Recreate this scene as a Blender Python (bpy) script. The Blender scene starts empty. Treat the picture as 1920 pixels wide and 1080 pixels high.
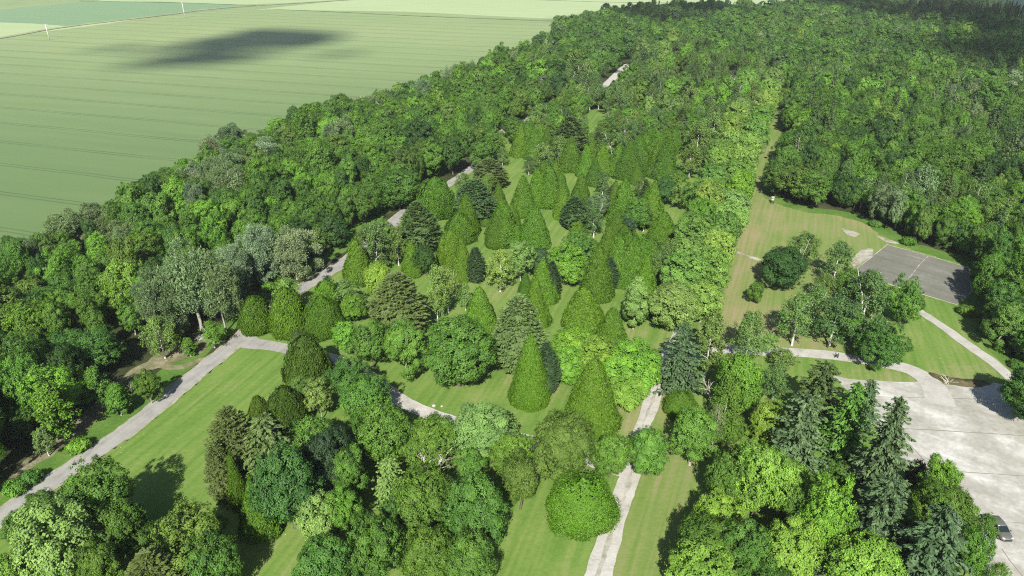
import bpy, bmesh, math, random
import numpy as np
from mathutils import Vector, Matrix
from mathutils.geometry import tessellate_polygon
R = math.radians
SC = bpy.context.scene
COL = SC.collection

# ---------------------------------------------------------------- camera, sky, sun, exposure
CAM_H, PITCH, FPX = 75.0, R(27.0), 1297.0          # metres above ground, degrees below level, focal length in photo pixels
cam_data = bpy.data.cameras.new('camera')
cam_data.sensor_width = 36.0
cam_data.lens = 36.0 * FPX / 1920.0
cam_data.clip_start, cam_data.clip_end = 1.0, 20000.0
cam = bpy.data.objects.new('camera', cam_data)
cam.location = (0, 0, CAM_H)
cam.rotation_euler = (math.pi / 2 - PITCH, 0, 0)
COL.objects.link(cam)
SC.camera = cam

SUN_EL, SUN_AZ = R(40.0), R(186.0)                 # azimuth clockwise from +Y: behind the camera, a little to its left
SUNV = Vector((math.sin(SUN_AZ) * math.cos(SUN_EL), math.cos(SUN_AZ) * math.cos(SUN_EL), math.sin(SUN_EL)))
world = bpy.data.worlds.new('World')
SC.world = world
world.use_nodes = True
wt = world.node_tree
sky = wt.nodes.new('ShaderNodeTexSky')
sky.sky_type = 'NISHITA'
sky.sun_disc = False
sky.sun_elevation, sky.sun_rotation = SUN_EL, SUN_AZ
sky.air_density, sky.dust_density = 1.0, 1.0
wt.links.new(sky.outputs[0], wt.nodes['Background'].inputs[0])
wt.nodes['Background'].inputs[1].default_value = 0.056
sun_data = bpy.data.lights.new('sun', 'SUN')
sun_data.energy, sun_data.angle, sun_data.color = 4.4, R(0.5), (1.0, 0.955, 0.88)
sun = bpy.data.objects.new('sun', sun_data)
sun.rotation_euler = SUNV.to_track_quat('Z', 'Y').to_euler()
COL.objects.link(sun)
SC.view_settings.view_transform = 'Standard'
SC.view_settings.look = 'None'
SC.view_settings.exposure = 1.5
SC.view_settings.gamma = 1.0
SC.render.engine = 'CYCLES'
SC.cycles.max_bounces = 5
SC.cycles.diffuse_bounces = 3
SC.cycles.glossy_bounces = 2
SC.cycles.transmission_bounces = 3
SC.cycles.transparent_max_bounces = 4
SC.cycles.volume_bounces = 0
SC.cycles.use_adaptive_sampling = False
SC.cycles.use_denoising = False
SC.cycles.filter_width = 1.1

# ---------------------------------------------------------------- helpers
CT, ST = math.cos(PITCH), math.sin(PITCH)

def G(px, py, z=0.0):
    """the point at height z that the photo shows at this pixel"""
    u, v = (px - 960) / FPX, (py - 540) / FPX
    t = (CAM_H - z) / (ST + v * CT)
    return Vector((u * t, (CT - v * ST) * t, z))

def project(p):
    """photo pixel of a point"""
    dy, dz = p[1], p[2] - CAM_H
    zc = dy * CT - dz * ST
    return 960 + FPX * p[0] / zc, 540 + FPX * (-dz * CT - dy * ST) / zc

def height_at(p, py):
    """height above ground point p that the photo shows at row py"""
    v = (py - 540) / FPX
    t = p[1] / (CT - v * ST)
    return CAM_H - t * (ST + v * CT)

def depth(p):
    return p[1] * CT + (CAM_H - p[2]) * ST

def link(o, parent=None):
    COL.objects.link(o)
    if parent: o.parent = parent
    return o

def meshobj(name, verts, faces, mat, parent=None, smooth=False):
    me = bpy.data.meshes.new(name)
    me.from_pydata([tuple(v) for v in verts], [], [tuple(f) for f in faces])
    me.update()
    if mat: me.materials.append(mat)
    if smooth: me.shade_smooth()
    return link(bpy.data.objects.new(name, me), parent)

def bmobj(name, bm, mat, parent=None, smooth=False):
    me = bpy.data.meshes.new(name)
    bm.normal_update()
    bm.to_mesh(me); bm.free()
    if mat: me.materials.append(mat)
    if smooth: me.shade_smooth()
    return link(bpy.data.objects.new(name, me), parent)

def tag(o, label, cat, group=None):
    o['label'], o['category'] = label, cat
    if group: o['group'] = group
    return o

def empty(name, loc, rz=0.0):
    o = bpy.data.objects.new(name, None)
    o.location = loc; o.rotation_euler = (0, 0, rz)
    o.empty_display_size = 0.5
    return link(o)

def structure(o):
    o['kind'] = 'structure'
    return o

def inside(poly, X, Y):
    """boolean array: points inside polygon (list of (x, y))"""
    X, Y = np.asarray(X, float), np.asarray(Y, float)
    ok = np.zeros(X.shape, bool)
    n = len(poly)
    for i in range(n):
        x1, y1 = poly[i][0], poly[i][1]
        x2, y2 = poly[(i + 1) % n][0], poly[(i + 1) % n][1]
        if y1 == y2: continue
        c = ((y1 > Y) != (y2 > Y)) & (X < (x2 - x1) * (Y - y1) / (y2 - y1) + x1)
        ok ^= c
    return ok

def dist_line(pts, X, Y):
    X, Y = np.asarray(X, float), np.asarray(Y, float)
    best = np.full(X.shape, 1e9)
    for a, b in zip(pts[:-1], pts[1:]):
        dx, dy = b[0] - a[0], b[1] - a[1]
        L = dx * dx + dy * dy + 1e-9
        t = np.clip(((X - a[0]) * dx + (Y - a[1]) * dy) / L, 0, 1)
        best = np.minimum(best, np.hypot(X - a[0] - t * dx, Y - a[1] - t * dy))
    return best

def spline(pts, step=1.5, closed=False):
    """Catmull-Rom through ground points, resampled"""
    P = [Vector((p[0], p[1], 0)) for p in pts]
    n = len(P); out = []
    for i in range(n if closed else n - 1):
        if closed: a, b, c, d = P[i - 1], P[i], P[(i + 1) % n], P[(i + 2) % n]
        else: a, b, c, d = P[max(i - 1, 0)], P[i], P[i + 1], P[min(i + 2, n - 1)]
        k = max(1, int((c - b).length / step))
        for j in range(k):
            t = j / k
            out.append(0.5 * ((2 * b) + (c - a) * t + (2 * a - 5 * b + 4 * c - d) * t * t + (3 * b - a - 3 * c + d) * t ** 3))
    if not closed: out.append(P[-1])
    return out

# ---------------------------------------------------------------- materials
GS = 0.685      # one factor on all ground colours
def newmat(name):
    m = bpy.data.materials.new(name)
    m.use_nodes = True
    nt = m.node_tree
    b = nt.nodes['Principled BSDF']
    return m, nt, b

def N(nt, kind, **kw):
    n = nt.nodes.new(kind)
    for k, v in kw.items(): setattr(n, k, v)
    return n

def plain(name, col, rough=0.6, metal=0.0, spec=0.4, noise=0.0, scale=3.0):
    col = tuple(x * GS for x in col)
    m, nt, b = newmat(name)
    b.inputs['Roughness'].default_value = rough
    b.inputs['Metallic'].default_value = metal
    b.inputs['Specular IOR Level'].default_value = spec
    if noise:
        tc = N(nt, 'ShaderNodeTexCoord'); nz = N(nt, 'ShaderNodeTexNoise'); nz.inputs['Scale'].default_value = scale
        nz.inputs['Detail'].default_value = 6
        rp = N(nt, 'ShaderNodeMapRange'); rp.inputs[3].default_value = 1 - noise; rp.inputs[4].default_value = 1 + noise
        mx = N(nt, 'ShaderNodeVectorMath', operation='SCALE'); mx.inputs[0].default_value = col
        nt.links.new(tc.outputs['Object'], nz.inputs['Vector']); nt.links.new(nz.outputs[0], rp.inputs[0])
        nt.links.new(rp.outputs[0], mx.inputs['Scale']); nt.links.new(mx.outputs[0], b.inputs['Base Color'])
    else:
        b.inputs['Base Color'].default_value = (*col, 1)
    return m

def foliage_material():
    """leaves: the tree's own tint, varied leaf by leaf; part of the light passes through"""
    m, nt, b = newmat('foliage')
    at = N(nt, 'ShaderNodeAttribute'); at.attribute_type = 'INSTANCER'; at.attribute_name = 'tint'
    va = N(nt, 'ShaderNodeAttribute'); va.attribute_type = 'GEOMETRY'; va.attribute_name = 'vary'
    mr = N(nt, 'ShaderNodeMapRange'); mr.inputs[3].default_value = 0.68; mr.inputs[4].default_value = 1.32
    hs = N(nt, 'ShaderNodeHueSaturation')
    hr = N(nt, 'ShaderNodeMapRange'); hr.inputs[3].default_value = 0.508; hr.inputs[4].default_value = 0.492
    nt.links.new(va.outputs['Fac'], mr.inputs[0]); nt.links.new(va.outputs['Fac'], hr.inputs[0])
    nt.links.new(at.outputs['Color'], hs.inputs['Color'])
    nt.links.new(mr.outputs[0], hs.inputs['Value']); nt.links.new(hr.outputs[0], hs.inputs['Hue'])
    nt.links.new(hs.outputs[0], b.inputs['Base Color'])
    b.inputs['Roughness'].default_value = 0.55
    b.inputs['Specular IOR Level'].default_value = 0.16
    tr = N(nt, 'ShaderNodeBsdfTranslucent')
    sc = N(nt, 'ShaderNodeVectorMath', operation='MULTIPLY'); sc.inputs[1].default_value = (1.15, 1.25, 0.6)
    nt.links.new(hs.outputs[0], sc.inputs[0]); nt.links.new(sc.outputs[0], tr.inputs[0])
    mx = N(nt, 'ShaderNodeMixShader'); mx.inputs[0].default_value = 0.27
    nt.links.new(b.outputs[0], mx.inputs[1]); nt.links.new(tr.outputs[0], mx.inputs[2])
    nt.links.new(mx.outputs[0], nt.nodes['Material Output'].inputs['Surface'])
    return m

def ramp_ground(name, cols, scale=0.05, fine=1.2, stretch=None, rough=0.9, attr=None, attr_cols=None, bump=0.0, speck=None):
    """ground cover: colour ramp over a broad noise, finer mottling, optional streaks along one direction and a mapped second ramp"""
    m, nt, b = newmat(name)
    b.inputs['Roughness'].default_value = rough
    b.inputs['Specular IOR Level'].default_value = 0.12
    tc = N(nt, 'ShaderNodeTexCoord')
    n1 = N(nt, 'ShaderNodeTexNoise'); n1.inputs['Scale'].default_value = scale; n1.inputs['Detail'].default_value = 7; n1.inputs['Roughness'].default_value = 0.62
    n2 = N(nt, 'ShaderNodeTexNoise'); n2.inputs['Scale'].default_value = fine; n2.inputs['Detail'].default_value = 5; n2.inputs['Roughness'].default_value = 0.7
    nt.links.new(tc.outputs['Object'], n1.inputs['Vector']); nt.links.new(tc.outputs['Object'], n2.inputs['Vector'])
    fac = N(nt, 'ShaderNodeMath', operation='MULTIPLY_ADD'); fac.inputs[1].default_value = 0.55
    sub = N(nt, 'ShaderNodeMath', operation='SUBTRACT'); sub.inputs[1].default_value = 0.5
    nt.links.new(n2.outputs[0], sub.inputs[0]); nt.links.new(sub.outputs[0], fac.inputs[0]); nt.links.new(n1.outputs[0], fac.inputs[2])
    last = fac
    if stretch:
        ang, sx, sy, amt = stretch
        mp = N(nt, 'ShaderNodeMapping'); mp.inputs['Rotation'].default_value = (0, 0, ang); 
        sc = N(nt, 'ShaderNodeVectorMath', operation='MULTIPLY'); sc.inputs[1].default_value = (sx, sy, 1)
        n3 = N(nt, 'ShaderNodeTexNoise'); n3.inputs['Scale'].default_value = 1.0; n3.inputs['Detail'].default_value = 4
        nt.links.new(tc.outputs['Object'], mp.inputs[0]); nt.links.new(mp.outputs[0], sc.inputs[0]); nt.links.new(sc.outputs[0], n3.inputs['Vector'])
        f2 = N(nt, 'ShaderNodeMath', operation='MULTIPLY_ADD'); f2.inputs[1].default_value = amt
        s2 = N(nt, 'ShaderNodeMath', operation='SUBTRACT'); s2.inputs[1].default_value = 0.5
        nt.links.new(n3.outputs[0], s2.inputs[0]); nt.links.new(s2.outputs[0], f2.inputs[0]); nt.links.new(fac.outputs[0], f2.inputs[2])
        last = f2
    def ramp(cs):
        cs = [(p_, tuple(x * GS for x in c_)) for p_, c_ in cs]
        r = N(nt, 'ShaderNodeValToRGB')
        r.color_ramp.elements[0].position, r.color_ramp.elements[0].color = cs[0][0], (*cs[0][1], 1)
        r.color_ramp.elements[1].position, r.color_ramp.elements[1].color = cs[-1][0], (*cs[-1][1], 1)
        for p, c in cs[1:-1]:
            e = r.color_ramp.elements.new(p); e.color = (*c, 1)
        nt.links.new(last.outputs[0], r.inputs[0])
        return r.outputs[0]
    out = ramp(cols)
    if attr:
        a = N(nt, 'ShaderNodeAttribute'); a.attribute_name = attr
        o2 = ramp(attr_cols)
        # ragged edge: noise shifts the mapped value
        ad = N(nt, 'ShaderNodeMath', operation='MULTIPLY_ADD'); ad.inputs[1].default_value = 1.1
        s3 = N(nt, 'ShaderNodeMath', operation='SUBTRACT'); s3.inputs[1].default_value = 0.5
        nt.links.new(last.outputs[0], s3.inputs[0]); nt.links.new(s3.outputs[0], ad.inputs[0]); nt.links.new(a.outputs['Fac'], ad.inputs[2])
        ad.use_clamp = True
        mx = N(nt, 'ShaderNodeMix', data_type='RGBA')
        nt.links.new(ad.outputs[0], mx.inputs[0]); nt.links.new(out, mx.inputs[6]); nt.links.new(o2, mx.inputs[7])
        # the mapped value counts only where it is above nothing at all
        out = mx.outputs[2]
    if speck:
        v = N(nt, 'ShaderNodeTexVoronoi'); v.inputs['Scale'].default_value = speck[0]
        lt = N(nt, 'ShaderNodeMath', operation='LESS_THAN'); lt.inputs[1].default_value = speck[1]
        mx = N(nt, 'ShaderNodeMix', data_type='RGBA'); mx.inputs[7].default_value = (*speck[2], 1)
        nt.links.new(tc.outputs['Object'], v.inputs['Vector']); nt.links.new(v.outputs['Distance'], lt.inputs[0])
        nt.links.new(lt.outputs[0], mx.inputs[0]); nt.links.new(out, mx.inputs[6]); out = mx.outputs[2]
    nt.links.new(out, b.inputs['Base Color'])
    if bump:
        bp = N(nt, 'ShaderNodeBump'); bp.inputs['Strength'].default_value = bump; bp.inputs['Distance'].default_value = 0.3
        nt.links.new(n2.outputs[0], bp.inputs['Height']); nt.links.new(bp.outputs[0], b.inputs['Normal'])
    return m

def field_material(name, col, col2, line, theta, spacing, offset, lw=0.55, far=None):
    """cereal crop with pairs of wheel tracks; theta is the heading of the tracks"""
    col, col2, line = (tuple(x * GS for x in c_) for c_ in (col, col2, line))
    m, nt, b = newmat(name)
    b.inputs['Roughness'].default_value = 0.85; b.inputs['Specular IOR Level'].default_value = 0.15
    tc = N(nt, 'ShaderNodeTexCoord')
    sp = N(nt, 'ShaderNodeSeparateXYZ'); mp = N(nt, 'ShaderNodeVectorRotate'); mp.rotation_type = 'Z_AXIS'
    mp.inputs['Angle'].default_value = -theta
    nt.links.new(tc.outputs['Object'], mp.inputs['Vector']); nt.links.new(mp.outputs[0], sp.inputs[0])
    wob = N(nt, 'ShaderNodeTexNoise'); wob.inputs['Scale'].default_value = 0.012; wob.inputs['Detail'].default_value = 3
    nt.links.new(tc.outputs['Object'], wob.inputs['Vector'])
    y = N(nt, 'ShaderNodeMath', operation='MULTIPLY_ADD'); y.inputs[1].default_value = 5.0
    nt.links.new(wob.outputs[0], y.inputs[0]); nt.links.new(sp.outputs['Y'], y.inputs[2])
    def track(off):
        a = N(nt, 'ShaderNodeMath', operation='ADD'); a.inputs[1].default_value = -offset - off + 1000 * spacing
        nt.links.new(y.outputs[0], a.inputs[0])
        f = N(nt, 'ShaderNodeMath', operation='MODULO'); f.inputs[1].default_value = spacing
        nt.links.new(a.outputs[0], f.inputs[0])
        l = N(nt, 'ShaderNodeMath', operation='LESS_THAN'); l.inputs[1].default_value = lw
        nt.links.new(f.outputs[0], l.inputs[0]); return l
    t1, t2 = track(0), track(2.1)
    mxm = N(nt, 'ShaderNodeMath', operation='MAXIMUM')
    nt.links.new(t1.outputs[0], mxm.inputs[0]); nt.links.new(t2.outputs[0], mxm.inputs[1])
    # wear of the tracks comes and goes along the row
    brk = N(nt, 'ShaderNodeTexNoise'); brk.inputs['Scale'].default_value = 0.03; brk.inputs['Detail'].default_value = 4
    nt.links.new(tc.outputs['Object'], brk.inputs['Vector'])
    br = N(nt, 'ShaderNodeMapRange'); br.inputs[1].default_value = 0.3; br.inputs[2].default_value = 0.7; br.inputs[3].default_value = 0.45; br.inputs[4].default_value = 1.0
    nt.links.new(brk.outputs[0], br.inputs[0])
    ml = N(nt, 'ShaderNodeMath', operation='MULTIPLY'); nt.links.new(mxm.outputs[0], ml.inputs[0]); nt.links.new(br.outputs[0], ml.inputs[1])
    # broad and streaky variation along the drilling direction
    sc = N(nt, 'ShaderNodeVectorMath', operation='MULTIPLY'); sc.inputs[1].default_value = (0.012, 0.12, 1)
    nt.links.new(mp.outputs[0], sc.inputs[0])
    n1 = N(nt, 'ShaderNodeTexNoise'); n1.inputs['Scale'].default_value = 1.0; n1.inputs['Detail'].default_value = 6
    nt.links.new(sc.outputs[0], n1.inputs['Vector'])
    n2 = N(nt, 'ShaderNodeTexNoise'); n2.inputs['Scale'].default_value = 0.9; n2.inputs['Detail'].default_value = 4
    nt.links.new(tc.outputs['Object'], n2.inputs['Vector'])
    n4 = N(nt, 'ShaderNodeTexNoise'); n4.inputs['Scale'].default_value = 0.006; n4.inputs['Detail'].default_value = 3
    nt.links.new(tc.outputs['Object'], n4.inputs['Vector'])
    av = N(nt, 'ShaderNodeMath', operation='MULTIPLY_ADD'); av.inputs[1].default_value = 0.35
    nt.links.new(n2.outputs[0], av.inputs[0]); nt.links.new(n1.outputs[0], av.inputs[2])
    av2 = N(nt, 'ShaderNodeMath', operation='MULTIPLY_ADD'); av2.inputs[1].default_value = 0.8
    nt.links.new(n4.outputs[0], av2.inputs[0]); nt.links.new(av.outputs[0], av2.inputs[2])
    mr = N(nt, 'ShaderNodeMapRange'); mr.inputs[1].default_value = 0.75; mr.inputs[2].default_value = 1.4
    nt.links.new(av2.outputs[0], mr.inputs[0])
    mx = N(nt, 'ShaderNodeMix', data_type='RGBA'); mx.inputs[6].default_value = (*col, 1); mx.inputs[7].default_value = (*col2, 1)
    nt.links.new(mr.outputs[0], mx.inputs[0])
    crop = mx.outputs[2]
    if far:      # far half tinted paler: haze and grazing view put into the crop colour
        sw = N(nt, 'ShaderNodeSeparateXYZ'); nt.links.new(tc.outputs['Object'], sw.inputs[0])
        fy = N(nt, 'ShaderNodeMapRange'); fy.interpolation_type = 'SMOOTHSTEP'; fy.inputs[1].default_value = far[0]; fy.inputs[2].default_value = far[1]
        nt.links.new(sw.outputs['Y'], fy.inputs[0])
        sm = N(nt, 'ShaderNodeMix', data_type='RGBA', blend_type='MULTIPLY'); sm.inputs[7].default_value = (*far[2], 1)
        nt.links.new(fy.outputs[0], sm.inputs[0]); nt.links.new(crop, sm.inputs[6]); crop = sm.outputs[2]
    b.inputs['Sheen Weight'].default_value = 0.12; b.inputs['Sheen Roughness'].default_value = 0.5; b.inputs['Sheen Tint'].default_value = (0.9, 1.0, 0.7, 1)
    m2 = N(nt, 'ShaderNodeMix', data_type='RGBA'); m2.inputs[7].default_value = (*line, 1)
    nt.links.new(ml.outputs[0], m2.inputs[0]); nt.links.new(crop, m2.inputs[6])
    nt.links.new(m2.outputs[2], b.inputs['Base Color'])
    return m

# ---------------------------------------------------------------- tree kit
def unit(v):
    return v / np.maximum(np.linalg.norm(v, axis=-1, keepdims=True), 1e-9)

def randdir(rng, n):
    return unit(rng.normal(size=(n, 3)))

def leaf_mesh(name, C, Nn, T, L, W, rng, vary=None, fold=0.18):
    """one lozenge-shaped leaf spray per row: centre, facing, direction of growth, length, width"""
    n = len(C)
    Nn = unit(Nn)
    B = unit(np.cross(Nn, T)); T = unit(np.cross(B, Nn))
    L = np.broadcast_to(np.asarray(L, float), (n,))[:, None]; W = np.broadcast_to(np.asarray(W, float), (n,))[:, None]
    V = np.empty((n, 4, 3))
    V[:, 0] = C - T * L * 0.5
    V[:, 1] = C + B * W * 0.5 + T * L * 0.08 + Nn * W * fold
    V[:, 2] = C + T * L * 0.5
    V[:, 3] = C - B * W * 0.5 + T * L * 0.08 + Nn * W * fold
    me = bpy.data.meshes.new(name)
    me.vertices.add(n * 4); me.loops.add(n * 4); me.polygons.add(n)
    me.vertices.foreach_set('co', V.astype(np.float32).ravel())
    me.loops.foreach_set('vertex_index', np.arange(n * 4, dtype=np.int32))
    me.polygons.foreach_set('loop_start', np.arange(0, n * 4, 4, dtype=np.int32))
    me.polygons.foreach_set('loop_total', np.full(n, 4, dtype=np.int32))
    at = me.attributes.new('vary', 'FLOAT', 'FACE')
    if vary is None: vary = rng.random(n)
    at.data.foreach_set('value', np.clip(vary, 0, 1).astype(np.float32))
    me.update(calc_edges=True)
    me.materials.append(M['foliage'])
    return me

def tubes(name, paths, mat, sides=6):
    """tapered limbs: each path a list of (point, radius)"""
    bm = bmesh.new()
    for path in paths:
        prev = None
        for i, (p, r) in enumerate(path):
            p = Vector(p)
            q = Vector(path[min(i + 1, len(path) - 1)][0]); o = Vector(path[max(i - 1, 0)][0])
            d = (q - o).normalized()
            a = d.orthogonal().normalized(); b_ = d.cross(a)
            ring = [bm.verts.new(p + (a * math.cos(2 * math.pi * k / sides) + b_ * math.sin(2 * math.pi * k / sides)) * r) for k in range(sides)]
            if prev:
                # keep rings untwisted: start from the nearest vertex
                s = min(range(sides), key=lambda k: (ring[k].co - prev[0].co).length)
                ring = ring[s:] + ring[:s]
                for k in range(sides):
                    bm.faces.new((prev[k], prev[(k + 1) % sides], ring[(k + 1) % sides], ring[k]))
            prev = ring
        bm.faces.new(prev)
    bmesh.ops.recalc_face_normals(bm, faces=bm.faces)
    me = bpy.data.meshes.new(name)
    bm.to_mesh(me); bm.free()
    me.materials.append(mat)
    me.shade_smooth()
    return me

def limb(rng, a, b, r0, r1, n=4, wob=0.12):
    a, b = Vector(a), Vector(b); L = (b - a).length
    out = []
    for i in range(n + 1):
        t = i / n
        j = Vector(rng.normal(size=3)) * wob * L * 0.35 * math.sin(math.pi * t)
        out.append((a.lerp(b, t) + j, r0 + (r1 - r0) * t))
    return out

def trunk_mesh(name, rng, h, r, mat, hb, spread, limbs=7, lean=0.03, top=0.9):
    """tapered stem with limbs that rise into the crown"""
    tip = Vector((rng.normal() * lean * h, rng.normal() * lean * h, h * top))
    stem = [(Vector((0, 0, -0.15)), r * 1.5), (Vector((0, 0, 0.35)), r * 1.08)]
    for i in range(1, 7):
        t = i / 6
        stem.append((Vector((tip.x * t * t, tip.y * t * t, 0.35 + (tip.z - 0.35) * t)) + Vector(rng.normal(size=3)) * 0.02 * h * (t < 1), r * (1 - t * 0.85)))
    paths = [stem]
    for k in range(limbs):
        t = 0.3 + 0.5 * k / max(limbs - 1, 1)
        z = max(hb * 0.8, tip.z * t)
        f = z / tip.z
        s = Vector((tip.x * f * f, tip.y * f * f, z))
        a = k * 2.4 + rng.random()
        ln = spread * (0.85 - 0.35 * t) * rng.uniform(0.8, 1.1)
        e = s + Vector((math.cos(a) * ln, math.sin(a) * ln, ln * rng.uniform(0.35, 0.8)))
        paths.append(limb(rng, s, e, r * 0.42 * (1 - 0.4 * t), r * 0.08))
    return tubes(name, paths, mat)

def lobed_crown(name, seed, h=12.0, rad=4.5, hb=2.2, lobes=52, lobe=0.3, subs=18, leaves=23, leaf=0.28, tuft=0.37, egg=0.0, rough=0.25, gap=0.0, up=0.25, spray=0.0, inner=0.16, jit=0.42, vs=1.0):
    """broadleaf crown: an uneven shell of boughs, each bough a dome of leaf clusters"""
    rng = np.random.default_rng(seed)
    zc, hz = (h + hb) / 2, (h - hb) / 2
    k = np.arange(lobes) + 0.5
    ph = np.arccos(np.clip(1 - 1.86 * k / lobes, -1, 1)); th = k * 2.399963 + rng.random() * 6
    D = np.stack([np.cos(th) * np.sin(ph), np.sin(th) * np.sin(ph), np.cos(ph)], 1)
    D = unit(D + rng.normal(size=D.shape) * 0.16)
    # a few broad swellings and hollows make the outline uneven
    q = randdir(rng, 6); amp = rng.uniform(-1, 1, 6)
    sw = (np.maximum(D @ q.T, 0) ** 3 * amp).sum(1)
    RL = rad * lobe * rng.uniform(0.55, 1.4, lobes)
    scale = (1 + rough * sw * 0.6 + rng.uniform(-1, 1, lobes) * rough * 0.35)
    A = np.stack([D[:, 0] * rad, D[:, 1] * rad, D[:, 2] * hz], 1)
    if egg: A[:, :2] *= (1 - egg * D[:, 2:3])
    inset = 1 - RL / np.maximum(np.linalg.norm(A, axis=1), 0.1) * 0.85
    LC = A * (scale * np.clip(inset, 0.2, 1))[:, None]
    keep = rng.random(lobes) > gap
    LC, RL, D = LC[keep], RL[keep], D[keep]
    n = len(LC)
    # clusters on each dome, outward half only
    S = randdir(rng, n * subs * 2)
    par = np.repeat(np.arange(n), subs * 2)
    ok = (S * D[par]).sum(1) + 0.35 * S[:, 2] > -0.25
    S, par = S[ok], par[ok]
    P = LC[par] + S * (RL[par] * rng.uniform(0.8, 1.08, len(par)))[:, None]
    bright = 0.5 + (0.15 * rng.normal(size=n)[par] + 0.1 * rng.normal(size=len(par))) * vs
    # leaves in each cluster
    m = len(P); idx = np.repeat(np.arange(m), leaves)
    off = rng.normal(size=(m * leaves, 3)) * tuft * 0.5
    C = P[idx] + off
    Nn = unit(S[idx] * 0.8 + D[par][idx] * 0.35 + unit(off) * 0.4 + np.array([0, 0, up]) + rng.normal(size=C.shape) * jit)
    T = rng.normal(size=C.shape) + S[idx] * spray * 2 + np.array([0, 0, spray])
    if spray:
        Nn = unit(np.cross(T, rng.normal(size=C.shape)) + S[idx] * 0.35)
    vary = bright[idx] + rng.normal(size=len(C)) * 0.14 * vs
    # leaves inside, so the crown is not hollow
    ni = int(len(C) * inner)
    di = randdir(rng, ni) * (rng.random((ni, 1)) ** 0.5) * 0.72
    Ci = di * np.array([rad, rad, hz])
    C = np.concatenate([C, Ci]) + np.array([0, 0, zc])
    Nn = np.concatenate([Nn, randdir(rng, ni)]); T = np.concatenate([T, randdir(rng, ni)])
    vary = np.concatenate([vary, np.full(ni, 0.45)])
    L = leaf * rng.uniform(0.75, 1.3, len(C))
    L[-ni:] *= 1.9
    W = L * (0.62 if not spray else 0.34)
    ok = C[:, 2] > hb * 0.55
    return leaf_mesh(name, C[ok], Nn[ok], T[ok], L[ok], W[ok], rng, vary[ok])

def cone_crown(name, seed, h=10.0, rad=3.1, power=0.8, tufts=900, leaves=20, leaf=0.34, base=0.12, lumps=0.035, round_top=0.0, peaks=0.0):
    """dense clipped-looking cypress: upright fans of foliage laid like scales on a cone"""
    rng = np.random.default_rng(seed)
    n = tufts
    t = 1 - np.sqrt(rng.random(n) * 0.985 + 0.015 * rng.random(n))     # more at the wide foot
    t = np.clip(t + rng.normal(size=n) * 0.01, 0, 0.995)
    a = rng.random(n) * 2 * np.pi
    def prof(t):
        r = np.power(1 - t, power)
        r = r * (1 - base * np.exp(-t * 16))
        if round_top: r = np.sqrt(np.maximum(1 - np.power(t, 2.0 + round_top), 0)) * (1 - base * np.exp(-t * 14))
        return r
    f1, f2, f3 = rng.uniform(0, 6, 3)
    lump = 1 + lumps * (np.sin(3 * a + f1 + 5 * t) + 0.7 * np.sin(7 * a + f2 - 9 * t) + 0.6 * np.sin(19 * t + f3 + 2 * a)) + rng.normal(size=n) * 0.055 + 0.07 * (rng.random(n) > 0.96) - 0.1 * (rng.random(n) > 0.95)
    r = prof(t) * rad * lump
    P = np.stack([np.cos(a) * r, np.sin(a) * r, t * h * (1 + peaks * (np.sin(2 * a + f1) * 0.6 + np.sin(3 * a + f2) * 0.5) * t) + 0.1], 1)
    e = 1e-3
    dr = (prof(np.minimum(t + e, 1)) - prof(t)) / e * rad / h
    O = unit(np.stack([np.cos(a), np.sin(a), -dr], 1))
    U = unit(np.stack([np.cos(a) * dr, np.sin(a) * dr, np.ones(n)], 1))
    bright = 0.5 + 0.13 * rng.normal(size=n)
    idx = np.repeat(np.arange(n), leaves)
    side = np.cross(O, U)
    s, u, d = rng.normal(size=(3, len(idx)))
    sz = rad * 0.05 + 0.07
    C = P[idx] + side[idx] * (s * sz)[:, None] + U[idx] * (u * sz * 1.3)[:, None] + O[idx] * (d * 0.07 + 0.02)[:, None]
    T = U[idx] * 1.0 + O[idx] * 0.45 + side[idx] * (s * 0.35)[:, None] + rng.normal(size=C.shape) * 0.22
    Nn = O[idx] + side[idx] * (rng.normal(size=len(idx)) * 0.7)[:, None] + rng.normal(size=C.shape) * 0.32 + np.array([0, 0, 0.1])
    L = leaf * rng.uniform(0.7, 1.3, len(idx))
    vary = bright[idx] + rng.normal(size=len(idx)) * 0.16
    C[:, 2] = np.maximum(C[:, 2], 0.06)
    # shaded twigs just under the surface close the cone
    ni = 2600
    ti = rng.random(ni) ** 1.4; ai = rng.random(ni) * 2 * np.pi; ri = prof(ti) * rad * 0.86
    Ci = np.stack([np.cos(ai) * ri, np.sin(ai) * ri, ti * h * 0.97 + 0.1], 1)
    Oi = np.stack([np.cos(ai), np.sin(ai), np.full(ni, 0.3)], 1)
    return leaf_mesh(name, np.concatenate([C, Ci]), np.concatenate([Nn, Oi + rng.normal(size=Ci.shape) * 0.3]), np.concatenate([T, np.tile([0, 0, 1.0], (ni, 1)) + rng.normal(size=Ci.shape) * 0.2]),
                     np.concatenate([L, np.full(ni, leaf * 2.1)]), np.concatenate([L * 0.5, np.full(ni, leaf * 1.3)]), rng, np.concatenate([vary, np.full(ni, 0.3)]))

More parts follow.
